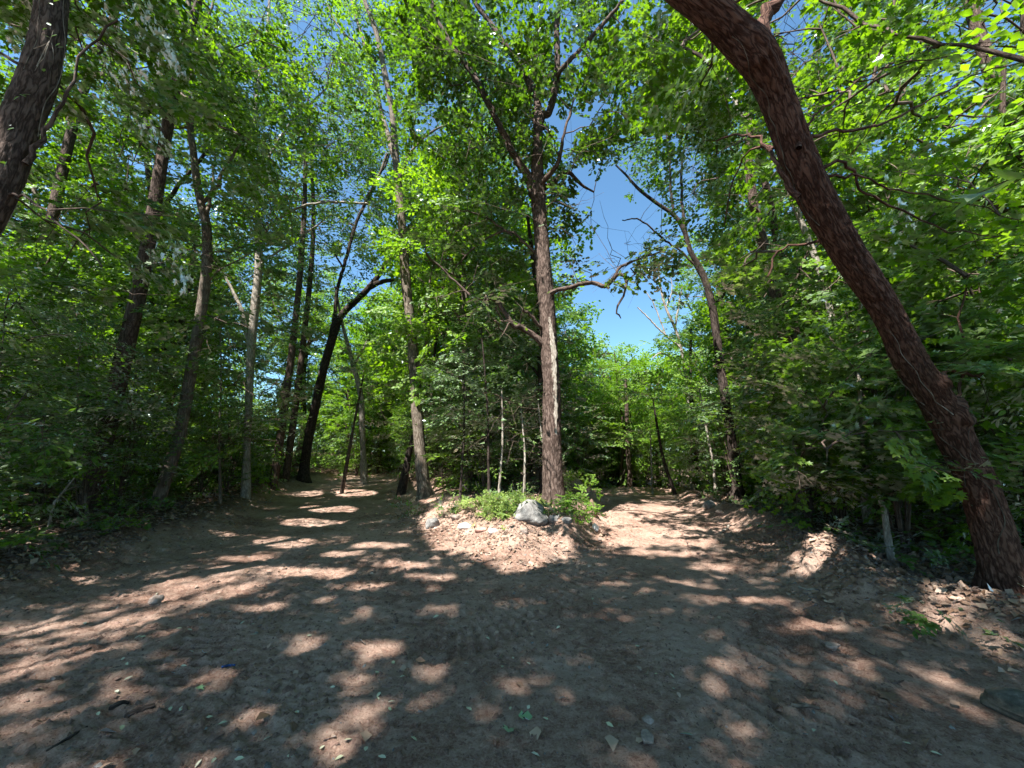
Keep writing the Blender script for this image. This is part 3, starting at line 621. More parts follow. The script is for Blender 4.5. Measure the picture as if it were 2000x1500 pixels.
tree('maple_tree', 'slender tree with grey lower trunk leaning slightly right, nearest one standing in the left bank', 'tree', None,
     [(305, 990, 30), (325, 930, 28), (350, 850, 27), (370, 745, 25), (388, 640, 23), (400, 560, 22), (405, 500, 21), (403, 440, 20), (393, 400, 18), (384, 350, 17), (378, 300, 15), (372, 245, 14), (376, 150, 13), (374, 60, 12), (368, 0, 10), (365, -150, 7), (375, -300, 4)],
     [[(403, 430, 10), (410, 390, 8), (416, 350, 6), (420, 300, 4)], [(374, 245, 9), (395, 240, 6), (440, 250, 5), (500, 280, 4)], [(372, 250, 9), (340, 250, 6), (290, 248, 4), (240, 240, 3)], [(376, 130, 8), (400, 60, 6), (420, -10, 5)],
      [(376, 200, 8), (350, 180, 6), (300, 130, 5), (240, 90, 4), (170, 95, 3)], [(378, 280, 8), (360, 230, 5), (320, 190, 4), (250, 120, 3)], [(392, 400, 10), (430, 360, 8), (428, 352, 8), (470, 280, 5)], [(396, 560, 6), (440, 520, 4), (520, 480, 3)]],
     [(300, 150, 200, 150, 48), (380, 330, 200, 110, 42), (480, 160, 130, 140, 24), (360, -120, 280, 110, 30), (300, 480, 150, 90, 22), (480, 470, 110, 80, 16), (330, 640, 120, 60, 10), (450, 620, 80, 60, 8, -1)],
     bk='bark_grey', sides=20, size=.115, scale=.9, leaf='maple', tpl=T_MID, ydev=1.3, seed=31)
tree('maple_tree', 'slim straight tree with light mottled bark at the edge of the left track', 'tree', None,
     [(481, 925, 15), (483, 860, 15), (487, 760, 16), (490, 690, 17), (498, 600, 18), (504, 540, 17), (506, 480, 15), (502, 400, 12), (494, 320, 10), (500, 200, 8), (520, 80, 6), (530, -60, 4)],
     [[(492, 690, 11), (484, 660, 12), (476, 630, 12), (470, 600, 9), (440, 540, 5)], [(504, 470, 8), (540, 430, 6), (600, 400, 5), (660, 395, 5), (720, 398, 4)], [(500, 360, 6), (530, 300, 5), (560, 250, 4), (640, 170, 3)], [(504, 520, 5), (560, 480, 4), (620, 440, 3)]],
     [(560, 330, 160, 130, 50), (540, 110, 170, 140, 50), (600, 470, 110, 60, 14), (450, 560, 90, 60, 12), (560, 620, 70, 50, 10)],
     bk='bark_pale', sides=16, size=.12, leaf='maple', tpl=T_MID, ydev=1.6, Y=12.5, seed=41)
tree('oak_tree', 'dark trunk leaning right over the left track, forked with a bare crooked arm', 'tree', None,
     [(592, 940, 21), (596, 900, 19), (604, 850, 19), (620, 775, 18), (635, 710, 17), (652, 650, 17), (668, 615, 14), (695, 588, 13), (722, 560, 11), (745, 530, 9), (765, 500, 7), (790, 455, 5), (830, 400, 4), (850, 340, 3), (880, 290, 2)],
     [[(650, 655, 12), (655, 600, 8), (660, 560, 7), (675, 510, 7), (695, 437, 6), (720, 385, 6), (742, 340, 5), (757, 312, 4), (775, 240, 3)],
      [(720, 562, 10), (740, 553, 9), (765, 547, 8), (800, 552, 6), (840, 570, 4)], [(720, 398, 5), (660, 395, 5), (600, 392, 4), (567, 393, 4)], [(690, 440, 4), (650, 420, 4), (620, 440, 3), (600, 450, 3)], [(668, 520, 4), (640, 480, 3), (600, 470, 2)]],
     [(760, 430, 110, 90, 30), (780, 500, 60, 40, 14), (850, 370, 70, 60, 14), (680, 380, 120, 100, 22), (620, 500, 90, 60, 12), (700, 250, 110, 110, 34), (840, 560, 70, 50, 9), (700, 660, 50, 40, 5)],
     bk='bark_dark_shade', sides=20, size=.15, scale=1.5, leaf='oak', tpl=T_KITE, ydev=1.6, rough=.01, rstep=.08, seed=51)
tree('oak_tree', 'tall wavy trunk between the left track and the central oak, dappled by the sun', 'tree', None,
     [(829, 972, 26), (824, 920, 24), (818, 850, 23), (813, 770, 22), (808, 700, 21), (803, 640, 20), (797, 590, 19), (791, 530, 19), (787, 460, 17), (782, 400, 16), (776, 340, 14), (770, 270, 13), (765, 210, 12), (751, 140, 11), (738, 75, 10), (725, 35, 9), (712, 0, 8), (690, -100, 6), (680, -250, 4)],
     [[(772, 320, 10, .3), (760, 270, 9, .6), (745, 220, 8, .8), (735, 170, 7, .8), (722, 120, 7, .8), (700, 50, 6, .8), (686, 0, 5, .8)], [(735, 120, 5), (700, 90, 4), (660, 50, 3), (640, 10, 3)],
      [(812, 720, 8), (826, 700, 7), (832, 670, 6), (830, 620, 5), (838, 560, 4), (850, 500, 3)], [(776, 360, 7), (800, 300, 5), (840, 260, 4), (880, 240, 3)], [(756, 300, 5, .3), (740, 340, 4, .3), (715, 385, 3, .3)]],
     [(670, 90, 130, 130, 44), (610, 60, 140, 110, 40), (800, 420, 90, 60, 15), (720, -100, 200, 110, 26), (800, 250, 80, 90, 16), (790, 60, 90, 80, 18), (860, 620, 80, 80, 12), (740, 460, 80, 60, 12), (890, 380, 70, 60, 8), (640, 230, 90, 110, 14)],
     bk='bark_grey', sides=26, size=.115, leaf='maple', tpl=T_MID, ydev=1.3, rough=.008, rstep=.07, seed=61)
tree('oak_tree', 'dark trunk standing at the right track edge, curving left near its half bare top', 'tree', None,
     [(1440, 974, 24), (1436, 905, 21), (1422, 815, 19), (1410, 735, 18), (1400, 660, 17), (1391, 598, 16), (1378, 550, 14), (1365, 520, 12), (1348, 490, 10), (1338, 455, 9), (1318, 422, 8), (1280, 395, 7), (1245, 367, 6), (1224, 343, 4), (1200, 320, 3)],
     [[(1340, 465, 7), (1333, 402, 6), (1331, 343, 5), (1335, 290, 3)], [(1318, 425, 5), (1310, 370, 5), (1308, 308, 4), (1300, 260, 2)], [(1378, 550, 6), (1340, 500, 4), (1300, 470, 4), (1250, 430, 3), (1215, 430, 2)], [(1391, 600, 6), (1420, 560, 4), (1430, 480, 3), (1450, 400, 3)]],
     [(1320, 340, 100, 70, 26), (1390, 430, 60, 90, 22), (1270, 300, 60, 40, 8), (1460, 470, 80, 110, 20), (1500, 620, 60, 80, 14), (1430, 330, 60, 80, 10), (1280, 470, 60, 30, 4), (1450, 700, 60, 50, 8, -1)],
     bk='bark_dark_shade', sides=22, size=.115, leaf='oak', tpl=T_MID, ydev=1.2, rough=.008, rstep=.08, seed=71)
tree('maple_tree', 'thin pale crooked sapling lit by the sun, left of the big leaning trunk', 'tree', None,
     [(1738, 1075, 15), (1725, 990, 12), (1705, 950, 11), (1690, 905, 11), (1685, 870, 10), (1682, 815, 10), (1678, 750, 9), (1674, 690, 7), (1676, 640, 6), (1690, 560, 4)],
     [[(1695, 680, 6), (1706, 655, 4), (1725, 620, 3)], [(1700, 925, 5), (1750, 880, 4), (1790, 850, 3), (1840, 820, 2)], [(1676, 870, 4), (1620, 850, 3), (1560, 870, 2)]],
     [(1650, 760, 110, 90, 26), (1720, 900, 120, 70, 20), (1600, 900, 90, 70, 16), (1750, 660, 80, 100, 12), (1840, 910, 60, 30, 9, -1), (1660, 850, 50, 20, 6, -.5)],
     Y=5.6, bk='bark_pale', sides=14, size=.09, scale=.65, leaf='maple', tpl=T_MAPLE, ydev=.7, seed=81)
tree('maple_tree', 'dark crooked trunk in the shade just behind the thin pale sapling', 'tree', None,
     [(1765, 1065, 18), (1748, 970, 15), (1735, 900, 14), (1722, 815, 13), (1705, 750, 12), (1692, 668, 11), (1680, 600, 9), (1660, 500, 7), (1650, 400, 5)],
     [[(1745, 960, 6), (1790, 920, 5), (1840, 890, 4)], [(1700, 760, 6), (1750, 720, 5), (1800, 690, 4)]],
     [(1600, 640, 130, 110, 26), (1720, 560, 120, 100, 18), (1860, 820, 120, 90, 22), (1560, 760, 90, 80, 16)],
     Y=7.2, bk='bark_dark_shade', sides=14, size=.10, scale=.8, leaf='maple', tpl=T_MID, ydev=1, seed=91)
tree('oak_tree', 'pale barked tree rising behind the upper half of the big leaning trunk', 'tree', None,
     [(1690, 985, 16), (1660, 800, 15), (1610, 560, 14), (1560, 420, 13), (1530, 345, 13), (1505, 300, 12), (1480, 265, 11), (1448, 225, 10), (1430, 180, 9), (1420, 140, 8), (1410, 60, 6), (1395, -60, 4)],
     [[(1500, 290, 6), (1560, 200, 4), (1600, 120, 3)], [(1480, 265, 5), (1440, 280, 4), (1400, 300, 3)]],
     [(1420, 120, 120, 120, 26), (1560, 200, 110, 120, 18), (1400, 260, 60, 60, 8), (1560, 560, 90, 80, 14)],
     Y=8.5, bk='bark_pale', sides=14, size=.11, leaf='oak', tpl=T_MID, ydev=1.2, seed=101)
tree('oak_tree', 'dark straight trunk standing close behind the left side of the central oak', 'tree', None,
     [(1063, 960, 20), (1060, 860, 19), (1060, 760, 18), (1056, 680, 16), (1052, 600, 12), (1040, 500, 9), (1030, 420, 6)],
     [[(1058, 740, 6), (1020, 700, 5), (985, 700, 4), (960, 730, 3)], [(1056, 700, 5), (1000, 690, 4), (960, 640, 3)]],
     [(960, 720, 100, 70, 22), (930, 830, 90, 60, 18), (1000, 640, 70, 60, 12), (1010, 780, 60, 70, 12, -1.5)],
     Y=11.2, bk='bark_dark_shade', sides=14, size=.12, leaf='shrub', tpl=T_MID, ydev=.9, seed=111)

# slimmer stems one can pick out further off
def stem(label, px, Y, bk='bark', crown=(), leaf='oak', size=.12, name='oak_tree', limbs=(), group=None, tp=T_KITE, ydev=1.3):
    return tree(name, label, 'tree', group, px, limbs, crown, Y=Y, bk=bk, sides=10, size=size, leaf=leaf, tpl=tp, ydev=ydev)
stem('pale sunlit trunk bending left far up the left track', [(710, 905, 12), (708, 850, 12), (706, 785, 12), (700, 750, 11), (690, 715, 10), (680, 675, 8), (668, 630, 6), (655, 560, 4)], 20, 'bark_pale', [(680, 560, 80, 70, 16), (740, 680, 50, 70, 12)], limbs=[[(690, 715, 5), (705, 690, 4), (720, 660, 3)]])
stem('thin stem leaning right beside the pale sunlit trunk of the left track', [(682, 880, 6), (690, 835, 5), (697, 800, 5), (703, 770, 4), (712, 720, 3)], 16, 'bark', [(720, 720, 40, 50, 7)])
stem('brown straight trunk beyond the crest of the right track', [(1232, 975, 10), (1230, 930, 10), (1226, 870, 9), (1224, 800, 8), (1222, 740, 5)], 21, 'bark', [(1200, 740, 60, 50, 18), (1240, 850, 40, 30, 8), (1160, 820, 40, 60, 9)], 'bright')
stem('dark thin trunk leaning left at the far end of the right track', [(1328, 988, 9), (1315, 955, 8), (1301, 915, 7), (1292, 880, 6), (1283, 830, 5), (1275, 780, 3)], 15.5, 'bark_dark_shade', [(1270, 760, 50, 40, 10)], 'bright')
stem('thin pale pole like stem beside the leaning dark one on the right track', [(1276, 990, 5), (1274, 950, 4.5), (1272, 905, 4), (1270, 850, 3)], 17, 'bark_pale', [(1290, 820, 50, 50, 9)], 'bright')
stem('upright dark trunk left of the half bare oak on the right track', [(1364, 972, 12), (1361, 930, 11), (1359, 880, 11), (1352, 800, 9), (1348, 720, 7), (1350, 640, 5)], 18, 'bark_dark_shade', [(1350, 700, 60, 60, 14), (1310, 820, 50, 60, 12)], 'bright')
stem('bare grey tree with dead branches against the blue sky gap', [(1350, 900, 9), (1345, 800, 8), (1340, 740, 7), (1330, 680, 6), (1318, 640, 6), (1300, 600, 5), (1290, 560, 4), (1285, 520, 2)], 19, 'bark_pale', [(1370, 650, 30, 30, 3)], 'bright',
     limbs=[[(1330, 680, 4), (1300, 655, 3.5), (1270, 625, 3), (1245, 600, 2)], [(1318, 640, 4), (1325, 600, 3), (1332, 560, 2)], [(1340, 740, 4), (1310, 700, 3), (1290, 690, 3), (1275, 700, 2)], [(1300, 655, 2.5), (1280, 600, 2.5), (1262, 570, 1.5)], [(1300, 600, 3), (1312, 570, 2), (1310, 540, 1.5)]])
stem('slanting dark stem in front of the bright gap left of the central island', [(790, 930, 14), (800, 880, 12), (812, 840, 10), (835, 760, 8), (850, 680, 6), (860, 600, 4)], 15, 'bark_dark_shade', [(880, 700, 60, 70, 14), (760, 800, 50, 60, 9)], 'maple')
stem('big dim trunk seen through leaves high on the left, behind the slender grey tree', [(230, 930, 11), (250, 760, 12), (272, 600, 15), (290, 500, 17), (300, 440, 17), (290, 330, 15), (270, 180, 12), (230, 60, 14), (200, -80, 10)], 13, 'bark_dark_shade',
     [(200, 360, 150, 120, 34), (280, 80, 150, 140, 30), (120, 520, 140, 110, 26)], limbs=[[(285, 400, 14), (200, 330, 12), (155, 270, 10), (130, 200, 8), (100, 120, 6)], [(300, 440, 12), (350, 360, 9), (430, 270, 7)]], tp=T_MID)
stem('double grey trunk half hidden in leaves at the far left', [(60, 960, 12), (70, 800, 13), (80, 640, 14), (90, 480, 14), (60, 340, 10), (40, 200, 8)], 11, 'bark_grey',
     [(60, 420, 130, 130, 34), (60, 640, 130, 100, 28), (-40, 250, 150, 130, 26)], limbs=[[(72, 790, 12), (110, 700, 10), (140, 600, 8), (170, 470, 6)]], leaf='maple', tp=T_MID)
stem('grey trunk standing in deep shade behind the right track edge shrubs', [(1580, 1000, 16), (1570, 880, 14), (1560, 760, 13), (1556, 640, 11), (1560, 520, 8)], 10, 'bark_grey', [(1540, 700, 100, 90, 26), (1600, 520, 110, 100, 26), (1500, 820, 80, 60, 14)], 'maple', tp=T_MID)
stem('thin pale stem left of the half bare oak base', [(1398, 965, 6), (1392, 900, 5), (1380, 840, 4), (1366, 760, 3)], 13.5, 'bark_pale', [(1400, 780, 60, 50, 10)], 'shrub')
stem('slim dark stem on the right, in deep shade under the leaning trunk', [(1650, 1030, 9), (1640, 900, 8), (1630, 800, 7), (1620, 700, 5)], 8.2, 'bark_dark_shade', [(1580, 820, 100, 70, 22), (1670, 740, 80, 60, 12)], 'shrub', .10, tp=T_MID, ydev=.8)
stem('leafy young maple filling the gap left of the slender grey tree', [(170, 1010, 7), (165, 900, 6), (150, 780, 5), (160, 640, 3)], 7.5, 'bark_grey', [(150, 720, 150, 120, 30), (100, 860, 130, 70, 16), (230, 840, 60, 70, 9)], 'shrub', .085, tp=T_OVAL, ydev=.8)
stem('leafy young maple between the slender grey tree and the slim mottled one', [(430, 950, 6), (428, 850, 5), (432, 740, 4), (430, 640, 3)], 10.5, 'bark_grey', [(425, 740, 60, 110, 22), (430, 880, 50, 50, 8), (545, 800, 45, 90, 12)], 'maple', .10, tp=T_MID, ydev=.8)
stem('leafy young maple at the far left edge above the dark fallen log', [(-40, 1010, 6), (-30, 880, 5), (0, 720, 4), (10, 600, 3)], 6, 'bark_grey', [(10, 640, 110, 130, 22), (0, 840, 100, 80, 14)], 'shrub', .08, tp=T_OVAL, ydev=.6)
# saplings on the island
for (b, tpx, Y, lab) in (((1024, 968), (1018, 800), None, 'young sapling with a pale straight stem just left of the boulder'), ((975, 958), (980, 760), None, 'thin dark sapling stem standing on the island left of the pale one'),
                         ((1064, 970), (1050, 780), None, 'slender pale stem pressed against the central oak'), ((900, 955), (905, 700), None, 'thin dark sapling in the shade midway across the island'), ((955, 945), (940, 640), None, 'tall thin sapling with dark stem behind the island herbs')):
    m_ = ((b[0] + tpx[0]) / 2 + 4, (b[1] + tpx[1]) / 2)
    stem(lab, [(*b, 5), (*m_, 4), (*tpx, 2.5)], 9.5 + R.uniform(0, 1.5), 'bark_pale' if 'pale' in lab else 'bark_dark_shade', [(tpx[0], tpx[1] + 20, 50, 50, 9), (m_[0], m_[1], 40, 40, 5)], 'shrub', .085, name='sapling', tp=T_OVAL, ydev=.5)

# ------------------------------------------------------------------ canopy trees beside and behind the camera that shade the clearing
def shade_tree(x, y, h, label, rad=5.0, n=150):
    b = np.array([x, y, float(H(x, y)[0])]); tr = thing('shade_tree', b, label, 'tree', 'trees shading the clearing from behind and beside')
    top = b + [R.normal(0, .6), R.normal(0, .6), h * .9]
    P1, R1 = resample([b - [0, 0, .3], b + [.1, .05, h * .3], b + [-.1, .1, h * .6], top], [.17, .14, .11, .05], .8)
    V, Fq, U = tube(P1, R1, 12); link('trunk', mesh('trunk', V - b, Fq, M['bark'], True, uv=U), tr)
    c = b + [0, 0, h * .74]; a = norm(R.normal(0, 1, (n, 3))); q = R.random((n, 1)) ** .4
    cs = c + a * q * np.array([rad, rad, h * .24])
    tb, out = grow(P1[len(P1) // 2:], cs, sides=4, r0=.009); br = Parts(); [br.add(*k) for k in tb]; link('branch', br.build('branch', M['twig'], b), tr)
    V, Fc, rn = foliage(cs, out, R.uniform(1.0, 1.7, n), .17 if y < 0 and x < 8 else .145 if y < 5 or y > 9 else .125, T_MID if x > 8 and y < 9 else T_KITE, SPR, keep=.68 if y < 0 else 1); link('crown', mesh('crown', V - b, Fc, M['oak'], False, rnd=rn), tr)
SHADE = [(-9, -4, 19, 6, 260, 'tall oak behind the viewer on the left'), (-4.5, -8, 19, 6, 250, 'tall oak straight behind the viewer'), (-13, 1.0, 19, 6, 170, 'tall oak beyond the left frame edge'), (-0.6, -5, 18, 5, 260, 'oak close behind the viewer shading the middle of the clearing'), (1.2, -9.5, 19, 5, 200, 'oak further behind the viewer in the middle'), (3.5, -6, 18, 6, 270, 'tall oak behind the viewer on the right'),
         (-8.8, 8, 18, 4.5, 130, 'tall oak rising inside the left woods near the bank'), (9, -1, 17, 5.5, 160, 'tall oak beyond the right frame edge'), (10.5, 6.5, 18, 5, 170, 'tall oak in the right woods behind the leaning trunk'),
         (-14, 10, 21, 5, 120, 'high oak well inside the left woods, above the double grey trunk'), (-10, 16, 21, 4.5, 210, 'high oak in the left woods above the slim mottled tree'), (9.5, 12, 20, 4.5, 220, 'high oak deep in the right woods above the shaded grey trunk'),
         (14, 8, 20, 5, 150, 'high oak far into the right woods'), (-3.2, -3, 17, 5, 290, 'oak spreading over the clearing from just behind the viewer'), (-8.2, 1.5, 17, 4.5, 200, 'oak on the left bank spreading over the dirt'), (-2.6, 17, 22, 3.4, 220, 'high oak over the island far behind the wavy trunk'), (-11.0, 18.5, 23, 3.8, 240, 'high oak beside the far bend of the left track'), (-5.2, 23, 23, 3.6, 160, 'high oak beyond the end of the left track'), (7.2, 9.5, 17, 2.8, 130, 'tall oak in the right woods beside the half bare oak')]
for x, y, h, r_, n_, lab in SHADE: shade_tree(x, y, h, lab, r_, n_)
# ------------------------------------------------------------------ woods behind: prototypes, then copies
def proto_tree(h, n, rad, lowest, seed, leaf, size=.15):
    rg = np.random.default_rng(seed)
    pts = [np.array([0, 0, -.4])]; x = y = 0
    for k in range(1, 7):
        x += rg.normal(0, .18); y += rg.normal(0, .18); pts.append(np.array([x, y, h * .92 * k / 6]))
    r = h * .0115
    P1, R1 = resample(pts, [r * 1.3, r * 1.0, r * .9, r * .75, r * .6, r * .4, .03], .8)
    V, Fq, U = tube(P1, R1, 10); tp = Parts(); tp.add(V, Fq, U)
    ap = [P1[len(P1) // 2:]]
    for k in range(9):
        f = rg.uniform(.35, .9); o = P1[int(f * (len(P1) - 1))]; a = k * 2.4 + rg.uniform(-.5, .5); L_ = rad * (1.1 - f * .6) * rg.uniform(.6, 1)
        e = o + np.array([math.cos(a) * L_, math.sin(a) * L_, L_ * rg.uniform(.4, 1.1)]); m_ = (o + e) / 2 + rg.normal(0, .25, 3)
        p, q = resample([o, m_, e], [r * .42, r * .3, .012], .7); tp.add(*tube(p, q, 6)); ap.append(p)
    z0 = lowest; a = norm(rg.normal(0, 1, (n, 3))); q = rg.random((n, 1)) ** .38
    lump = 1 + .35 * (noise3(a[:, 0] * 2 + 5, a[:, 1] * 2, a[:, 2] * 2, seed) - .5)[:, None] * 2
    cs = np.array([0, 0, (h + z0) / 2]) + a * q * lump * np.array([rad, rad, (h - z0) / 2])
    tb, out = grow(np.vstack(ap), cs, sides=3, r0=.008); [tp.add(*t_) for t_ in tb]
    V, Fc, rn = foliage(cs, out, rg.uniform(.9, 1.5, n), size, T_KITE, SPR, prune=False, rng=rg, tilt=.4)
    return tp.build('trunk', M['bark_grey' if seed % 2 else 'bark']), mesh('crown', V, Fc, M[leaf], False, rnd=rn)
PROTO = [proto_tree(15, 230, 3.4, 3.2, 201, 'oak'), proto_tree(17, 250, 3.8, 5.5, 202, 'maple'), proto_tree(13, 220, 3.0, 2.2, 203, 'bright'), proto_tree(16, 240, 3.6, 4.0, 204, 'oak'), proto_tree(9, 130, 2.4, 1.2, 205, 'maple', .12), proto_tree(8, 120, 2.2, .8, 206, 'bright', .12)]
def proto_shrub(h, rad, n, seed, leaf, size, tp=T_OVAL):
    rg = np.random.default_rng(seed); tp_ = Parts(); ap = []
    for k in range(7):
        a = k * .9 + rg.uniform(-.3, .3); L_ = rad * rg.uniform(.25, .7); e = np.array([math.cos(a) * L_, math.sin(a) * L_, h * rg.uniform(.7, 1)])
        p, q = resample([[0, 0, -.15], e * [.4, .4, .5] + rg.normal(0, .05, 3), e], [.018, .013, .005], .3); tp_.add(*tube(p, q, 5)); ap.append(p)
    cs = np.c_[norm(rg.normal(0, 1, (n, 2))) * (rg.random((n, 1)) ** .5) * rad, (rg.random((n, 1)) ** .8) * h + .1]
    tb, out = grow(np.vstack(ap), cs, sides=3, r0=.004); [tp_.add(*t_) for t_ in tb]
    V, Fc, rn = foliage(cs, out, rg.uniform(.4, .7, n), size, tp, SPR_S, prune=False, rng=rg, tilt=.3)
    return tp_.build('stem', M['twig']), mesh('crown', V, Fc, M[leaf], False, rnd=rn)
SHRUB = [proto_shrub(3.2, 1.3, 120, 301, 'maple', .085), proto_shrub(2.3, 1.1, 90, 302, 'maple', .09), proto_shrub(4.2, 1.5, 150, 303, 'shrub', .09), proto_shrub(1.5, .8, 60, 304, 'herb', .07), proto_shrub(3.6, 1.4, 130, 305, 'bright', .10, T_MID)]
LAND = [(-900, 'the far left edge'), (150, 'the vine covered trunk'), (305, 'the slender grey tree'), (481, 'the slim mottled tree'), (592, 'the dark leaning trunk'), (700, 'the pale sunlit trunk'), (829, 'the wavy trunk'),
        (960, 'the island saplings'), (1083, 'the central oak'), (1232, 'the brown straight trunk'), (1330, 'the thin leaning trunk'), (1440, 'the half bare oak'), (1580, 'the shaded grey trunk'), (1730, 'the pale crooked sapling'), (1900, 'the big leaning trunk'), (2600, 'the far right edge')]
used_labels = {}
def place_words(x, y):
    px = float(to_px(np.array([x, y, 1.6]))[0]) if y > .5 else (-900 if x < 0 else 2600)
    d = math.hypot(x, y); k = int(np.argmin([abs(px - l[0]) for l in LAND])); side = 'left of' if px < LAND[k][0] else 'right of'
    row = 'by the track' if d < 9 else 'in the near woods' if d < 14 else 'well into the woods' if d < 21 else 'deep in the woods' if d < 30 else 'far back'
    return f'{row} {side} {LAND[k][1]}'.replace('by the track', 'near')
ORD = ['nearest ', 'second nearest ', 'third nearest ', 'fourth nearest ', 'fifth nearest ', 'sixth nearest ', 'seventh nearest ', 'eighth nearest ', 'ninth nearest ', 'tenth nearest ']
def place(kind, protos, k, x, y, s, name, desc, group, rz=None):
    b = (x, y, float(H(x, y)[0]) - .02); base = f'{desc} {place_words(x, y)}'
    o = thing(name, b, base, kind, group); used_labels.setdefault(base, []).append((math.hypot(x, y), o)); o.scale = (s, s, s * random.uniform(.92, 1.1)); o.rotation_euler = (0, 0, random.uniform(0, 6.28))
    tp, cr = protos[k]; link(tp.name.split('.')[0], tp, o); link('crown', cr, o)
BASES = [(305, 8.6), (481, 12), (600, 19), (640, 19), (829, 11.9), (815, 11.9), (1083, 8.8), (1440, 13.3), (1415, 13.3), (1715, 5.2), (1950, 4.6)]
def hides_trunk(px, d, y, w):
    return any(y < Yt - .2 and abs(px - bx) < w * F / d for bx, Yt in BASES)
def shades_dirt(x, y, z):
    g = np.array([x, y]) - SDIR[:2] * (z / SDIR[2]); _, _, do, di = terrain(g[0], g[1], False); return 0 < g[1] < 27 and max(do[0], di[0]) < .6
def clear_of_paths(x, y, m):
    if y > 25 or (y > 19 and x > 1): return True
    _, _, do, di = terrain(x, y, False); return float(max(do[0], di[0])) > m
def top_limit(px):      # photo height above which the far woods leave the sky open
    if px is None: return -500
    xs = [-400, 200, 330, 500, 560, 640, 760, 880, 1000, 1090, 1140, 1230, 1330, 1400, 1480, 1600, 2400]
    ys = [60, 80, 160, 200, 300, 320, 280, 230, 260, 440, 640, 640, 640, 480, 250, 80, 50]
    return float(np.interp(px, xs, ys))
rs = random.Random(5); spots = []; tries = 0
HS = [15, 17, 13, 16, 9, 8]
while len(spots) < 110 and tries < 6000:
    tries += 1
    d = 9.5 + 38 * rs.random() ** 1.25; a = rs.uniform(-1.12, 1.12) if tries % 3 else rs.uniform(-.5, .5); x, y = d * math.sin(a), d * math.cos(a)
    if not clear_of_paths(x, y, 1.0) or (abs(x - 1.9) < 2.4 and 12 < y < 18.5): continue
    if 3 < y and d < 13 and -0.45 < x / y < 0.5: continue
    if min([math.hypot(x - q[0], y - q[1]) for q in spots] or [9]) < 1.7: continue
    px = 1000 + F * x / (y * cP); k = rs.choice([0, 1, 2, 3, 4, 5, 5, 2]); s = rs.uniform(.85, 1.2)
    if d < 26 and (shades_dirt(x, y, 8.5) or shades_dirt(x, y, 5)) and rs.random() < .93: continue
    if hides_trunk(px, d, y, 1.3) or (1130 < px < 1650 and y < 13.5) or (1150 < px < 1350 and d < 24) or (600 < px < 780 and d < 25): continue
    zt = float(H(x, y)[0]) + HS[k] * s * 1.04; tpy = float(to_px(np.array([x, y, zt]))[1]); lim = min(top_limit(px - 40), 2000) if 0 else max(top_limit(px - 50 * 12 / d), top_limit(px), top_limit(px + 50 * 12 / d))
    if tpy < lim:
        zz = float(at(px, lim, y)[2]) - float(H(x, y)[0]); 
        if zz < 4: continue
        k = rs.choice([4, 5]) if zz < 10.5 else (rs.choice([2, 4, 0])); s = min(s, zz / (HS[k] * 1.06))
    if 1120 < px < 1420 or 600 < px < 800: k = {0: 2, 3: 2, 1: 2, 4: 5}.get(k, k)  # brighter leaf copies in the open gaps, sunlight carried by leaf colour
    spots.append((x, y))
    place('tree', PROTO, k, x, y, s, 'forest_tree', ['leafy oak', 'tall green maple', 'light green young tree', 'dark green oak', 'low spreading maple', 'small bright green tree'][k], 'trees of the woods behind')
ss = []; tries = 0; rs = random.Random(11)
while len(ss) < 230 and tries < 9000:
    tries += 1
    d = 4.6 + 27 * rs.random() ** 1.2; a = rs.uniform(-1.15, 1.15); x, y = d * math.sin(a), d * math.cos(a)
    if not clear_of_paths(x, y, .9 if d > 7 else 1.1): continue
    px = 1000 + F * x / max(.5, y * cP)
    if -2.7 < x < 2.2 and 4 < y < 10.8: continue
    if hides_trunk(px, d, y, 1.3) or (abs(px - 1415) < 2.6 * F / d and y < 13.4): continue
    if (1160 < px < 1345 and d < 22) or (630 < px < 770 and d < 25): continue
    if d < 8.5 and x > 0 and math.hypot(x - 5.5, y - 4.6) < 1.5: continue
    if min([math.hypot(x - q[0], y - q[1]) for q in ss] or [9]) < .95: continue
    k = rs.choice([0, 1, 2, 4, 4]) if d > 8 else rs.choice([1, 3, 1, 0]); s = rs.uniform(.75, 1.15)
    ss.append((x, y))
    place('shrub', SHRUB, k, x, y, s, 'shrub', ['grey green shrub', 'low maple shoot', 'tall shrub', 'pale bush', 'bushy maple'][k], 'shrubs of the understorey')

ss = []; tries = 0; rs = random.Random(19)
while len(ss) < 70 and tries < 4000:
    tries += 1
    d = rs.uniform(25, 46); a = rs.uniform(-1.1, 1.1) if tries % 2 else rs.uniform(-.45, .3); x, y = d * math.sin(a), d * math.cos(a)
    if min([math.hypot(x - q[0], y - q[1]) for q in ss] or [9]) < 1.8 or not clear_of_paths(x, y, .8): continue
    k = rs.choice([0, 1, 4, 4]); ss.append((x, y)); place('shrub', SHRUB, k, x, y, rs.uniform(1.3, 2.0), 'shrub', ['wide green thicket bush', 'sunny maple thicket', 'tall thicket shrub', '', 'broad maple thicket'][k], 'thicket bushes closing the view')

for base, l in used_labels.items():
    if len(l) > 1:
        for c, (_, o) in enumerate(sorted(l, key=lambda q: q[0])): o['label'] = ORD[min(c, 9)] + base

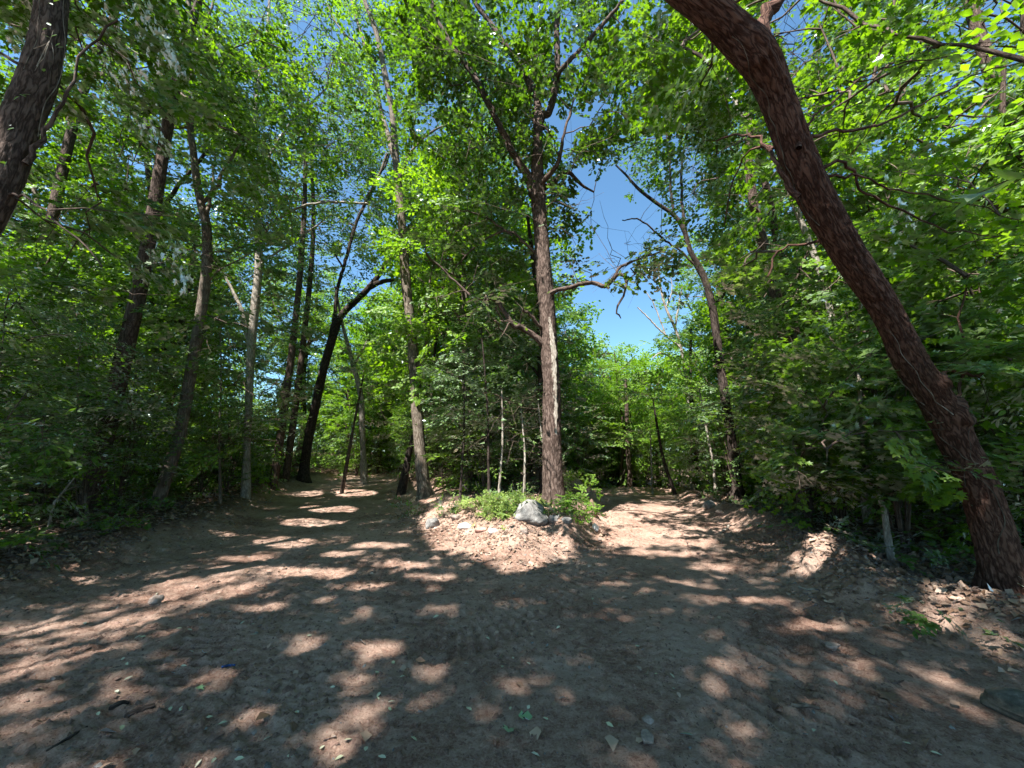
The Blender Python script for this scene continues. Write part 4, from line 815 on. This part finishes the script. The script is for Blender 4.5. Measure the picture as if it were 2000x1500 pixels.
# ------------------------------------------------------------------ rocks
def rock(name, label, px, py, w, h, mat, seed, depth=.8, squash=1.0, cat='rock', group=None, sink=.25, flat_top=0, rz=0, res=5, peak=0, parent=None):
    b = hit(px, py); t = b[1] / ray(px, py)[1]; W_ = w * t / F; H_ = h * t / F
    import bmesh
    bm = bmesh.new(); bmesh.ops.create_icosphere(bm, subdivisions=res, radius=1.0)
    v = np.array([q.co[:] for q in bm.verts]); f = np.array([[q.index for q in fc.verts] for fc in bm.faces]); bm.free()
    rg = np.random.default_rng(seed)
    for _ in range(9):                                   # chip flat facets
        nn = norm(rg.normal(0, 1, 3)); c = rg.uniform(.68, .9); d = v @ nn; v = v - np.clip(d - c, 0, None)[:, None] * nn * .9
    v *= (1 + .20 * (noise3(v[:, 0] * 1.7 + seed, v[:, 1] * 1.7, v[:, 2] * 1.7, seed) - .5) * 2 + .075 * (noise3(v[:, 0] * 6, v[:, 1] * 7, v[:, 2] * 7, seed) - .5))[:, None]
    if peak: v[:, :2] *= (1 - peak * sm((v[:, 2:3] + .6) / 1.6))
    if flat_top: v[:, 2] = np.minimum(v[:, 2], flat_top)
    v = v * [W_ / 2, W_ / 2 * depth, 1]; z = v[:, 2]; z = (z - z.min()) / (z.max() - z.min()) * H_ * (1 + sink) - H_ * sink
    v[:, 2] = z; c, s = math.cos(rz), math.sin(rz); v = np.c_[v[:, 0] * c - v[:, 1] * s, v[:, 0] * s + v[:, 1] * c, v[:, 2]]
    o = link(name, mesh(name, v, f, M[mat], res > 3), None, b + [0, W_ * .25 * depth, 0]); tag(o, label, cat, group); return o
rock('boulder', 'big pointed grey granite boulder standing on the island tip in the sun', 1037, 1021, 94, 42, 'granite', 33, .8, peak=.42, sink=.3, rz=.5)
rock('rock', 'rounded grey rock at the left end of the island edge', 842, 1032, 32, 19, 'granite', 4, .8)
rock('rock', 'flat white stone lying in the sunny front of the island', 906, 1035, 28, 13, 'white_stone', 5, .7)
rock('rock', 'reddish flat stone right of the white one', 938, 1040, 24, 10, 'red_stone', 6, .7)
rock('rock', 'small whitish stone in the gravelly front of the island', 962, 1042, 19, 9, 'white_stone', 7, .7)
rock('rock', 'squarish brown stone above the white one among herbs', 888, 1018, 22, 10, 'brown_stone', 8, .7, flat_top=.45)
rock('rock', 'small round stone below the boulder foot', 1024, 1042, 16, 10, 'brown_stone', 9, .8)
rock('rock', 'flat brown slab leaning at the right foot of the boulder', 1062, 1024, 34, 11, 'brown_stone', 10, .6, flat_top=.35)
rock('rock', 'blocky pale stone right of the boulder slab', 1082, 1022, 24, 14, 'granite', 11, .7, flat_top=.5)
rock('rock', 'small pale stone at the foot of the central oak', 1108, 1024, 22, 12, 'granite', 12, .7)
rock('rock', 'bright white broken stone on the steep right side of the island', 1163, 1038, 14, 13, 'white_stone', 13, .7)
rock('rock', 'little dark stone fallen at the base of the right island slope', 1172, 1056, 8, 5, 'brown_stone', 14, .8)
rock('rock', 'rough upright clump of rooted earth at the right island corner', 1158, 1008, 24, 32, 'soil_clod', 15, .8, peak=.3)
rock('rock', 'greyish stone on top of the rubble bank right of the right track', 1388, 992, 26, 14, 'granite', 16, .8)
rock('rock', 'second rubble stone lower down the right bank', 1408, 1006, 18, 9, 'brown_stone', 17, .8)
rock('rock', 'brown fist sized stone alone on the dirt at the left', 298, 1180, 26, 14, 'brown_stone', 18, .8)
rock('rock', 'tan broken slab lying in the left woods floor', 135, 1028, 42, 12, 'tan_wood', 19, .6, flat_top=.3)
rock('rock', 'flat half buried stone in the dirt near the right berm', 1630, 1272, 30, 10, 'brown_stone', 20, .7, flat_top=.3)
rock('rock', 'half buried rectangular block sunk flat in the dirt near the bottom', 1266, 1452, 24, 9, 'brown_stone', 21, 1.5, flat_top=.1, sink=1.2)
rock('rock', 'half buried round stone just above the sunk rectangular block', 1268, 1412, 22, 6, 'brown_stone', 22, .9, sink=1.2)
rock('boulder', 'mossy grey green rock cut off by the lower right frame corner', 2092, 1438, 150, 46, 'moss_stone', 27, 1.1, peak=.1)

# ------------------------------------------------------------------ logs, sticks, bark bits
def log(name, label, p, w, mat, cat, group=None, sides=8, lift=.3, branch=None):
    pts = []; rad = []
    for (x, y), ww in zip(p, w):
        b = hit(x, y); t = b[1] / ray(x, y)[1]; r = .5 * ww * t / F; pts.append(b + [0, 0, r * lift]); rad.append(r)
    o = pts[0].copy(); P1, R1 = resample(pts, rad, .06); P1[1:-1] += R.normal(0, .3, (len(P1) - 2, 3)) * R1[1:-1, None] * .4
    q = Parts(); q.add(*tube(P1, R1, sides))
    for k, pp in ((0, P1), (-1, P1)):
        c = P1[k]; d = norm((P1[1] - P1[0]) if k == 0 else (P1[-1] - P1[-2])) * (-1 if k == 0 else 1)
        q.add(*tube([c - d * .002, c + d * R1[k] * .25, c + d * R1[k] * .3], [R1[k], R1[k] * .6, .0005], sides))
    return tag(link(name, q.build(name, M[mat], o), None, o), label, cat, group)
log('log', 'dark fallen log lying across the left woods floor', [(20, 938), (90, 930), (165, 922)], [16, 15, 12], 'bark_dark_shade', 'log')
log('log', 'pale weathered log half buried in the right bank', [(1490, 1000), (1515, 1004), (1545, 1014)], [10, 12, 9], 'bark_grey', 'log')
log('stick', 'broken bark slab on the dirt, dark and longest of the pile at the lower left', [(245, 1402), (275, 1390), (300, 1382)], [12, 14, 10], 'bark', 'stick')
log('stick', 'thin cracked stick lying below the bark slab at the lower left', [(90, 1468), (130, 1445), (170, 1420)], [4, 5, 3], 'bark_dark_shade', 'stick')
log('stick', 'short stub of bark at the upper end of the lower left pile', [(215, 1385), (232, 1378), (250, 1374)], [9, 11, 7], 'bark_dark_shade', 'stick')
log('stick', 'grey bit of branch lying right of the lower centre leaves', [(1545, 1378), (1575, 1383), (1600, 1386)], [6, 8, 5], 'bark_grey', 'stick')
log('stick', 'thin twig on the dirt near the right berm', [(1722, 1338), (1745, 1336), (1765, 1330)], [3, 3.5, 2], 'bark', 'stick')
log('stick', 'short pale root end poking from the right ridge', [(1560, 1148), (1575, 1152), (1592, 1152)], [4, 4, 3], 'bark_pale', 'stick')
log('stick', 'crooked pale stick standing in the rubble beside the right track', [(1408, 1042), (1418, 1036), (1424, 1028)], [4, 5, 4], 'tan_wood' if 0 else 'bark_pale', 'stick')
log('plastic_scrap', 'small strip of blue plastic lying on the left dirt', [(434, 1303), (446, 1302), (458, 1300)], [4, 6, 4], 'blue', 'scrap')
# bent bare twig rising from the left woods floor
bt = hit(92, 1035); ob = bt.copy(); q = Parts(); Yb = bt[1]
for l in ([(92, 1040, 5), (105, 985, 5), (112, 975, 4), (140, 940, 4), (156, 922, 2)], [(110, 980, 3), (125, 960, 2), (150, 950, 1.5)]):
    pts = [at(x, y, Yb) for x, y, w in l]; q.add(*tube(*resample(pts, [.5 * w * Yb / F / 1.2 for _, _, w in l], .1), 6))
tag(link('stick', q.build('stick', M['bark_pale'], ob), None, ob), 'bent pale dead branch standing up from the left woods floor', 'stick')

# ------------------------------------------------------------------ fallen leaves one can pick out
def flat_leaf(px, py, size, tpl, mat, label, group=None, rz=None, tilt=.25):
    b = hit(px, py); V, Fc = leaves(np.zeros((1, 3)), np.array([[0, 1., R.normal(0, .12)]]), np.array([[R.normal(0, tilt), R.normal(0, tilt), 1.]]), np.array([size]), tpl, .15)
    o = link('fallen_leaf', mesh('fallen_leaf', V, Fc, M[mat], False, rnd=np.full(len(V), R.random())), None, b + [0, 0, .012]); o.rotation_euler = (0, 0, R.uniform(0, 6.28) if rz is None else rz)
    return tag(o, label, 'leaf', group)
PALE = [(245, 1300), (241, 1289), (285, 1246), (278, 1243), (363, 1232), (342, 1231), (476, 1216), (497, 1222), (490, 1242), (600, 1245), (590, 1255), (370, 1276), (455, 1274), (335, 1317), (352, 1304), (240, 1333), (228, 1359), (334, 1386), (348, 1396), (400, 1406), (445, 1414),
        (468, 1409), (236, 1421), (190, 1396), (585, 1397), (655, 1346), (668, 1452), (625, 1469), (514, 1452), (557, 1482), (394, 1489), (420, 1484), (456, 1489), (235, 1495), (740, 1318), (770, 1300), (790, 1323), (735, 1365), (745, 1356), (757, 1378), (760, 1386), (803, 1444), (670, 1482), (712, 1474), (755, 1487), (922, 1393), (996, 1391),
        (1028, 1390), (1058, 1406), (1003, 1290), (1035, 1302), (981, 1308), (1182, 1417), (1285, 1321), (1306, 1318), (1037, 1476), (1312, 1348), (1630, 1333), (1780, 1460), (1820, 1475), (1095, 1225), (1210, 1240), (855, 1206), (880, 1227), (1320, 1116), (1180, 1147), (1070, 1148), (860, 1148), (996, 1128), (310, 1160), (405, 1198), (428, 1176), (165, 1218), (1593, 1428), (905, 1300), (950, 1248), (1160, 1170), (1250, 1160), (1390, 1210), (700, 1160), (1240, 1266)]
for (x, y) in PALE: flat_leaf(x + R.uniform(-2, 2), min(y, 1494), R.uniform(.035, .055) * (1 if y > 1250 else 1.1), T_OVAL, 'pale', 'small pale fallen leaf lying on the bare dirt', 'pale leaves scattered on the dirt')
flat_leaf(993, 1436, .085, T_MAPLE, 'fresh', 'blue green fallen maple leaf lying on the dirt near the bottom centre')
flat_leaf(1012, 1403, .095, T_OAK, 'fresh', 'green jagged oak leaf on the dirt just above the blue green leaf')
flat_leaf(1728, 1356, .12, T_MAPLE, 'dead', 'tan star shaped maple leaf on the dirt at the right')
flat_leaf(1355, 1441, .075, T_OVAL, 'fresh', 'broad green oval leaf on the dirt right of the bottom centre')
flat_leaf(384, 1348, .06, T_MAPLE, 'fresh', 'small green leaf on the dirt left of the bottom centre')

# ------------------------------------------------------------------ litter, clods, herbs: what nobody could count
def scatter(n, rmin, rmax, want, pw=1.0):
    o = []
    while sum(len(k) for k in o) < n:
        m = 20000; d = rmin + (rmax - rmin) * R.random(m) ** pw; a = R.uniform(-1.15, 1.15, m); x, y = d * np.sin(a), d * np.cos(a)
        z, lm, do, di = terrain(x, y); w = want(x, y, lm, do, di); k = R.random(m) < w; o.append(np.c_[x, y, z][k])
    return np.vstack(o)[:n]
P_ = scatter(26000, 2.5, 22, lambda x, y, lm, do, di: np.clip(lm + .25 * (np.maximum(do, di) > -.25) + .003, 0, 1), 1.3)
n = len(P_); nr = norm(np.c_[R.normal(0, .45, n), R.normal(0, .45, n), np.ones(n)]); dr = norm(np.c_[R.normal(0, 1, n), R.normal(0, 1, n), R.normal(0, .25, n)])
V, Fc = leaves(P_ + [0, 0, .015], dr, nr, R.uniform(.05, .11, n), T_KITE, .3)
tag(link('leaf_litter', mesh('leaf_litter', V, Fc, M['dead'], False, rnd=np.repeat(R.random(n), 4))), 'brown dead leaves lying thick on the woods floor and banks', 'leaf litter', kind='stuff')
P_ = scatter(15000, 2.8, 9.5, lambda x, y, lm, do, di: np.where(do > .15, .9, np.where((do > -.5) & (x > 2), .22, np.where(di > .5, .45, np.where(di > 0, .12, .004)))), 1.0); n = len(P_)
nr = norm(np.c_[R.normal(0, .55, n), R.normal(0, .55, n), np.ones(n)]); dr = norm(np.c_[R.normal(0, 1, n), R.normal(0, 1, n), R.normal(0, .3, n)])
V, Fc = leaves(P_ + [0, 0, .02], dr, nr, R.uniform(.03, .085, n), T_KITE, .45)
tag(link('leaf_litter', mesh('leaf_litter', V, Fc, M['dead'], False, rnd=np.repeat(R.random(n), 4))), 'curled dry leaves and scraps on the near banks and the island', 'leaf litter', kind='stuff')
octa = np.array([(1, 0, -.4), (0, 1, -.4), (-1, 0, -.4), (0, -1, -.4), (0, 0, 1)], float)
of = np.array([(0, 1, 4), (1, 2, 4), (2, 3, 4), (3, 0, 4)])
def clods(name, P_, smin, smax, mat, label, cat, pw=3):
    n = len(P_); s = smin + (smax - smin) * R.random(n) ** pw
    v = octa[None] * R.uniform(.55, 1.2, (n, 5, 1)) + R.normal(0, .15, (n, 5, 3)); v *= s[:, None, None] * R.uniform([.8, .8, .4], [1.3, 1.3, .8], (n, 3))[:, None]
    a = R.uniform(0, 6.28, n); c, s_ = np.cos(a)[:, None], np.sin(a)[:, None]; v = np.stack([v[..., 0] * c - v[..., 1] * s_, v[..., 0] * s_ + v[..., 1] * c, v[..., 2]], -1)
    V = (v + P_[:, None]).reshape(-1, 3); Fc = (of[None] + (np.arange(n) * 5)[:, None, None]).reshape(-1, 3)
    tag(link(name, mesh(name, V, Fc, M[mat], False)), label, cat, kind='stuff')
def near_dirt(x, y, lm, do, di):
    e = np.minimum(np.abs(do), np.abs(di)); return np.clip((1 - lm) * (.35 + .9 * np.exp(-(e / .6) ** 2) + .7 * sm((noise2(x * .5 + 3, y * .5, 21) - .4) / .3)), 0, 1)
clods('dirt_clods', scatter(21000, 1.9, 12, near_dirt, 1.4), .006, .035, 'soil_clod', 'brown crumbs and clods of earth over the graded dirt', 'dirt clods', 4)
clods('gravel', scatter(600, 2.2, 12, near_dirt, 1.2), .006, .024, 'granite', 'pale pebbles strewn over the dirt', 'gravel', 3)
# low herbs on the sunny island front and its foot, and along the banks
def herb_w(x, y, lm, do, di):
    isl = (di > .55) & (y < 9.5) & (x > -2.2); return np.where(isl, .5 * sm((di - .8) / .8) * (noise2(x * 2.4, y * 2.4, 71) > .5), 0)
P_ = scatter(360, 5, 11, herb_w); n = len(P_)
V, Fc, rn = foliage(P_ + [0, 0, .08], norm(np.c_[R.normal(0, 1, n), R.normal(0, 1, n), np.full(n, .7)]), R.uniform(.10, .2, n), .045, T_OVAL, SPR_S, tilt=.5, prune=False, keep=.7)
tag(link('ground_cover', mesh('ground_cover', V, Fc, M['herb'], False, rnd=rn)), 'yellow green herbs covering the sunny front of the island', 'ground cover', kind='stuff')
def bank_w(x, y, lm, do, di): return np.where((do > .5) & (y > 1.5), .5 * (noise2(x * 1.3, y * 1.3, 72) > .5), np.where((di > 1.8) & (y > 8.5), .4, 0))
P_ = scatter(1100, 3.4, 20, bank_w, 1.1); n = len(P_)
V, Fc, rn = foliage(P_ + [0, 0, .10], norm(np.c_[R.normal(0, 1, n), R.normal(0, 1, n), np.full(n, .7)]), R.uniform(.16, .34, n), .07, T_KITE, SPR_S, tilt=.45, prune=False, keep=.6)
tag(link('undergrowth', mesh('undergrowth', V, Fc, M['shrub'], False, rnd=rn)), 'low green weeds on the shaded woods floor', 'undergrowth', kind='stuff')
# clumps one can point to
def clump(px, py, wpx, hpx, n, leaf, label, size=.06):
    b = hit(px, py); t = b[1] / ray(px, py)[1]; w, h = wpx * t / F / 2, hpx * t / F
    o = thing('plant', b, label, 'plant'); cs = np.c_[R.normal(0, w * .45, n), R.normal(0, w * .4, n), R.random(n) * h]
    st = Parts(); zb = cs * [.5, .5, 0] - [0, 0, .03]
    for c, z_ in zip(cs, zb): st.add(*tube([z_, (z_ + c) / 2 + R.normal(0, .01, 3), c], [.004, .003, .002], 3))
    link('stem', st.build('stem', M['herb'] if 0 else M['twig']), o)
    V, Fc, rn = foliage(cs, norm(cs * [1, 1, .4] + [0, 0, .05]), R.uniform(.14, .26, n), size, T_OVAL, SPR_S, tilt=.4, prune=False); link('foliage', mesh('foliage', V, Fc, M[leaf], False, rnd=rn), o)
for a_ in ((1130, 1012, 70, 46, 50, 'bright', 'bushy bright green plant right of the central oak foot'), (1125, 975, 70, 50, 45, 'bright', 'bright green plant sprawling up the slope behind the island corner'), (1078, 1012, 34, 24, 16, 'shrub', 'small dark green plant between the boulder and the central oak'),
           (985, 1005, 60, 36, 34, 'herb', 'leafy light green plant just left of the boulder'), (940, 1000, 60, 26, 26, 'herb', 'pale leaved low plant midway along the island edge'), (872, 1010, 26, 30, 12, 'shrub', 'small upright seedling behind the squarish brown stone'),
           (795, 1012, 44, 30, 18, 'shrub', 'dark green clump at the left corner of the island'), (225, 1050, 34, 44, 9, 'maple', 'small two stemmed seedling in the sun on the left bank'), (1850, 1200, 150, 10, 8, 'shrub', 'light green seedlings among leaf litter below the big leaning trunk'),
           (1960, 1240, 90, 12, 5, 'shrub', 'broad leaved low plant near the lower right edge'), (640, 925, 70, 40, 40, 'bright', 'fresh green fern like plants on the left track bank'), (700, 920, 60, 34, 30, 'bright', 'bright green low growth at the far bend of the left track'), (30, 1085, 60, 40, 14, 'maple', 'low leafy seedling at the far left bank')):
    clump(*a_)
# hanging sprigs close to the viewer
def sprig(px, py, Y, L_, n, size, mat, label, dirx, tplz=T_OVAL, top=None):
    b = at(px, py, Y); o = thing('leaf_sprig', b, label, 'twig'); e = b + np.array(dirx) * L_; P1 = curve([b, (b + e) / 2 + [0, 0, .05 * L_], e], 8); q = Parts(); q.add(*tube(P1 - b, np.linspace(.006, .002, len(P1)), 5)); link('stem', q.build('stem', M['twig']), o)
    f = np.linspace(.2, 1, n); pos = np.stack([np.interp(f, np.linspace(0, 1, len(P1)), P1[:, k]) for k in range(3)], 1) - b
    sd = np.where(np.arange(n) % 2, 1, -1)[:, None]; perp = np.cross(dirx, [0, 0, 1.]); dr = norm(np.array(dirx) + sd * perp * .8 + R.normal(0, .15, (n, 3)))
    V, Fc = leaves(pos, dr, norm(np.array([0, -.25, 1.]) + R.normal(0, .25, (n, 3))), size * R.uniform(.8, 1.1, n), tplz, .15); link('foliage', mesh('foliage', V, Fc, M[mat], False, rnd=np.repeat(R.uniform(.3, .9, n), len(tplz[0]))), o)
sprig(2060, 330, 1.6, .42, 5, .17, 'maple', 'large blurred leaf sprig hanging in from the upper right edge', (-.85, .1, -.25), T_MAPLE)
sprig(1780, 925, 4.2, .55, 14, .09, 'shrub', 'fan of leaves reaching right in front of the big leaning trunk', (.9, -.15, .05))
sprig(130, 560, 3.2, .3, 6, .07, 'shrub', 'pale small leaf sprig hanging before the left woods', (.7, -.2, -.25))
sprig(20, 830, 3.0, .35, 8, .075, 'shrub', 'light grey green leaf sprig at the left edge', (.9, -.15, -.02))
sprig(60, 660, 3.1, .35, 8, .07, 'shrub', 'shaded leaf sprig above the light one at the left edge', (.8, .1, .1))
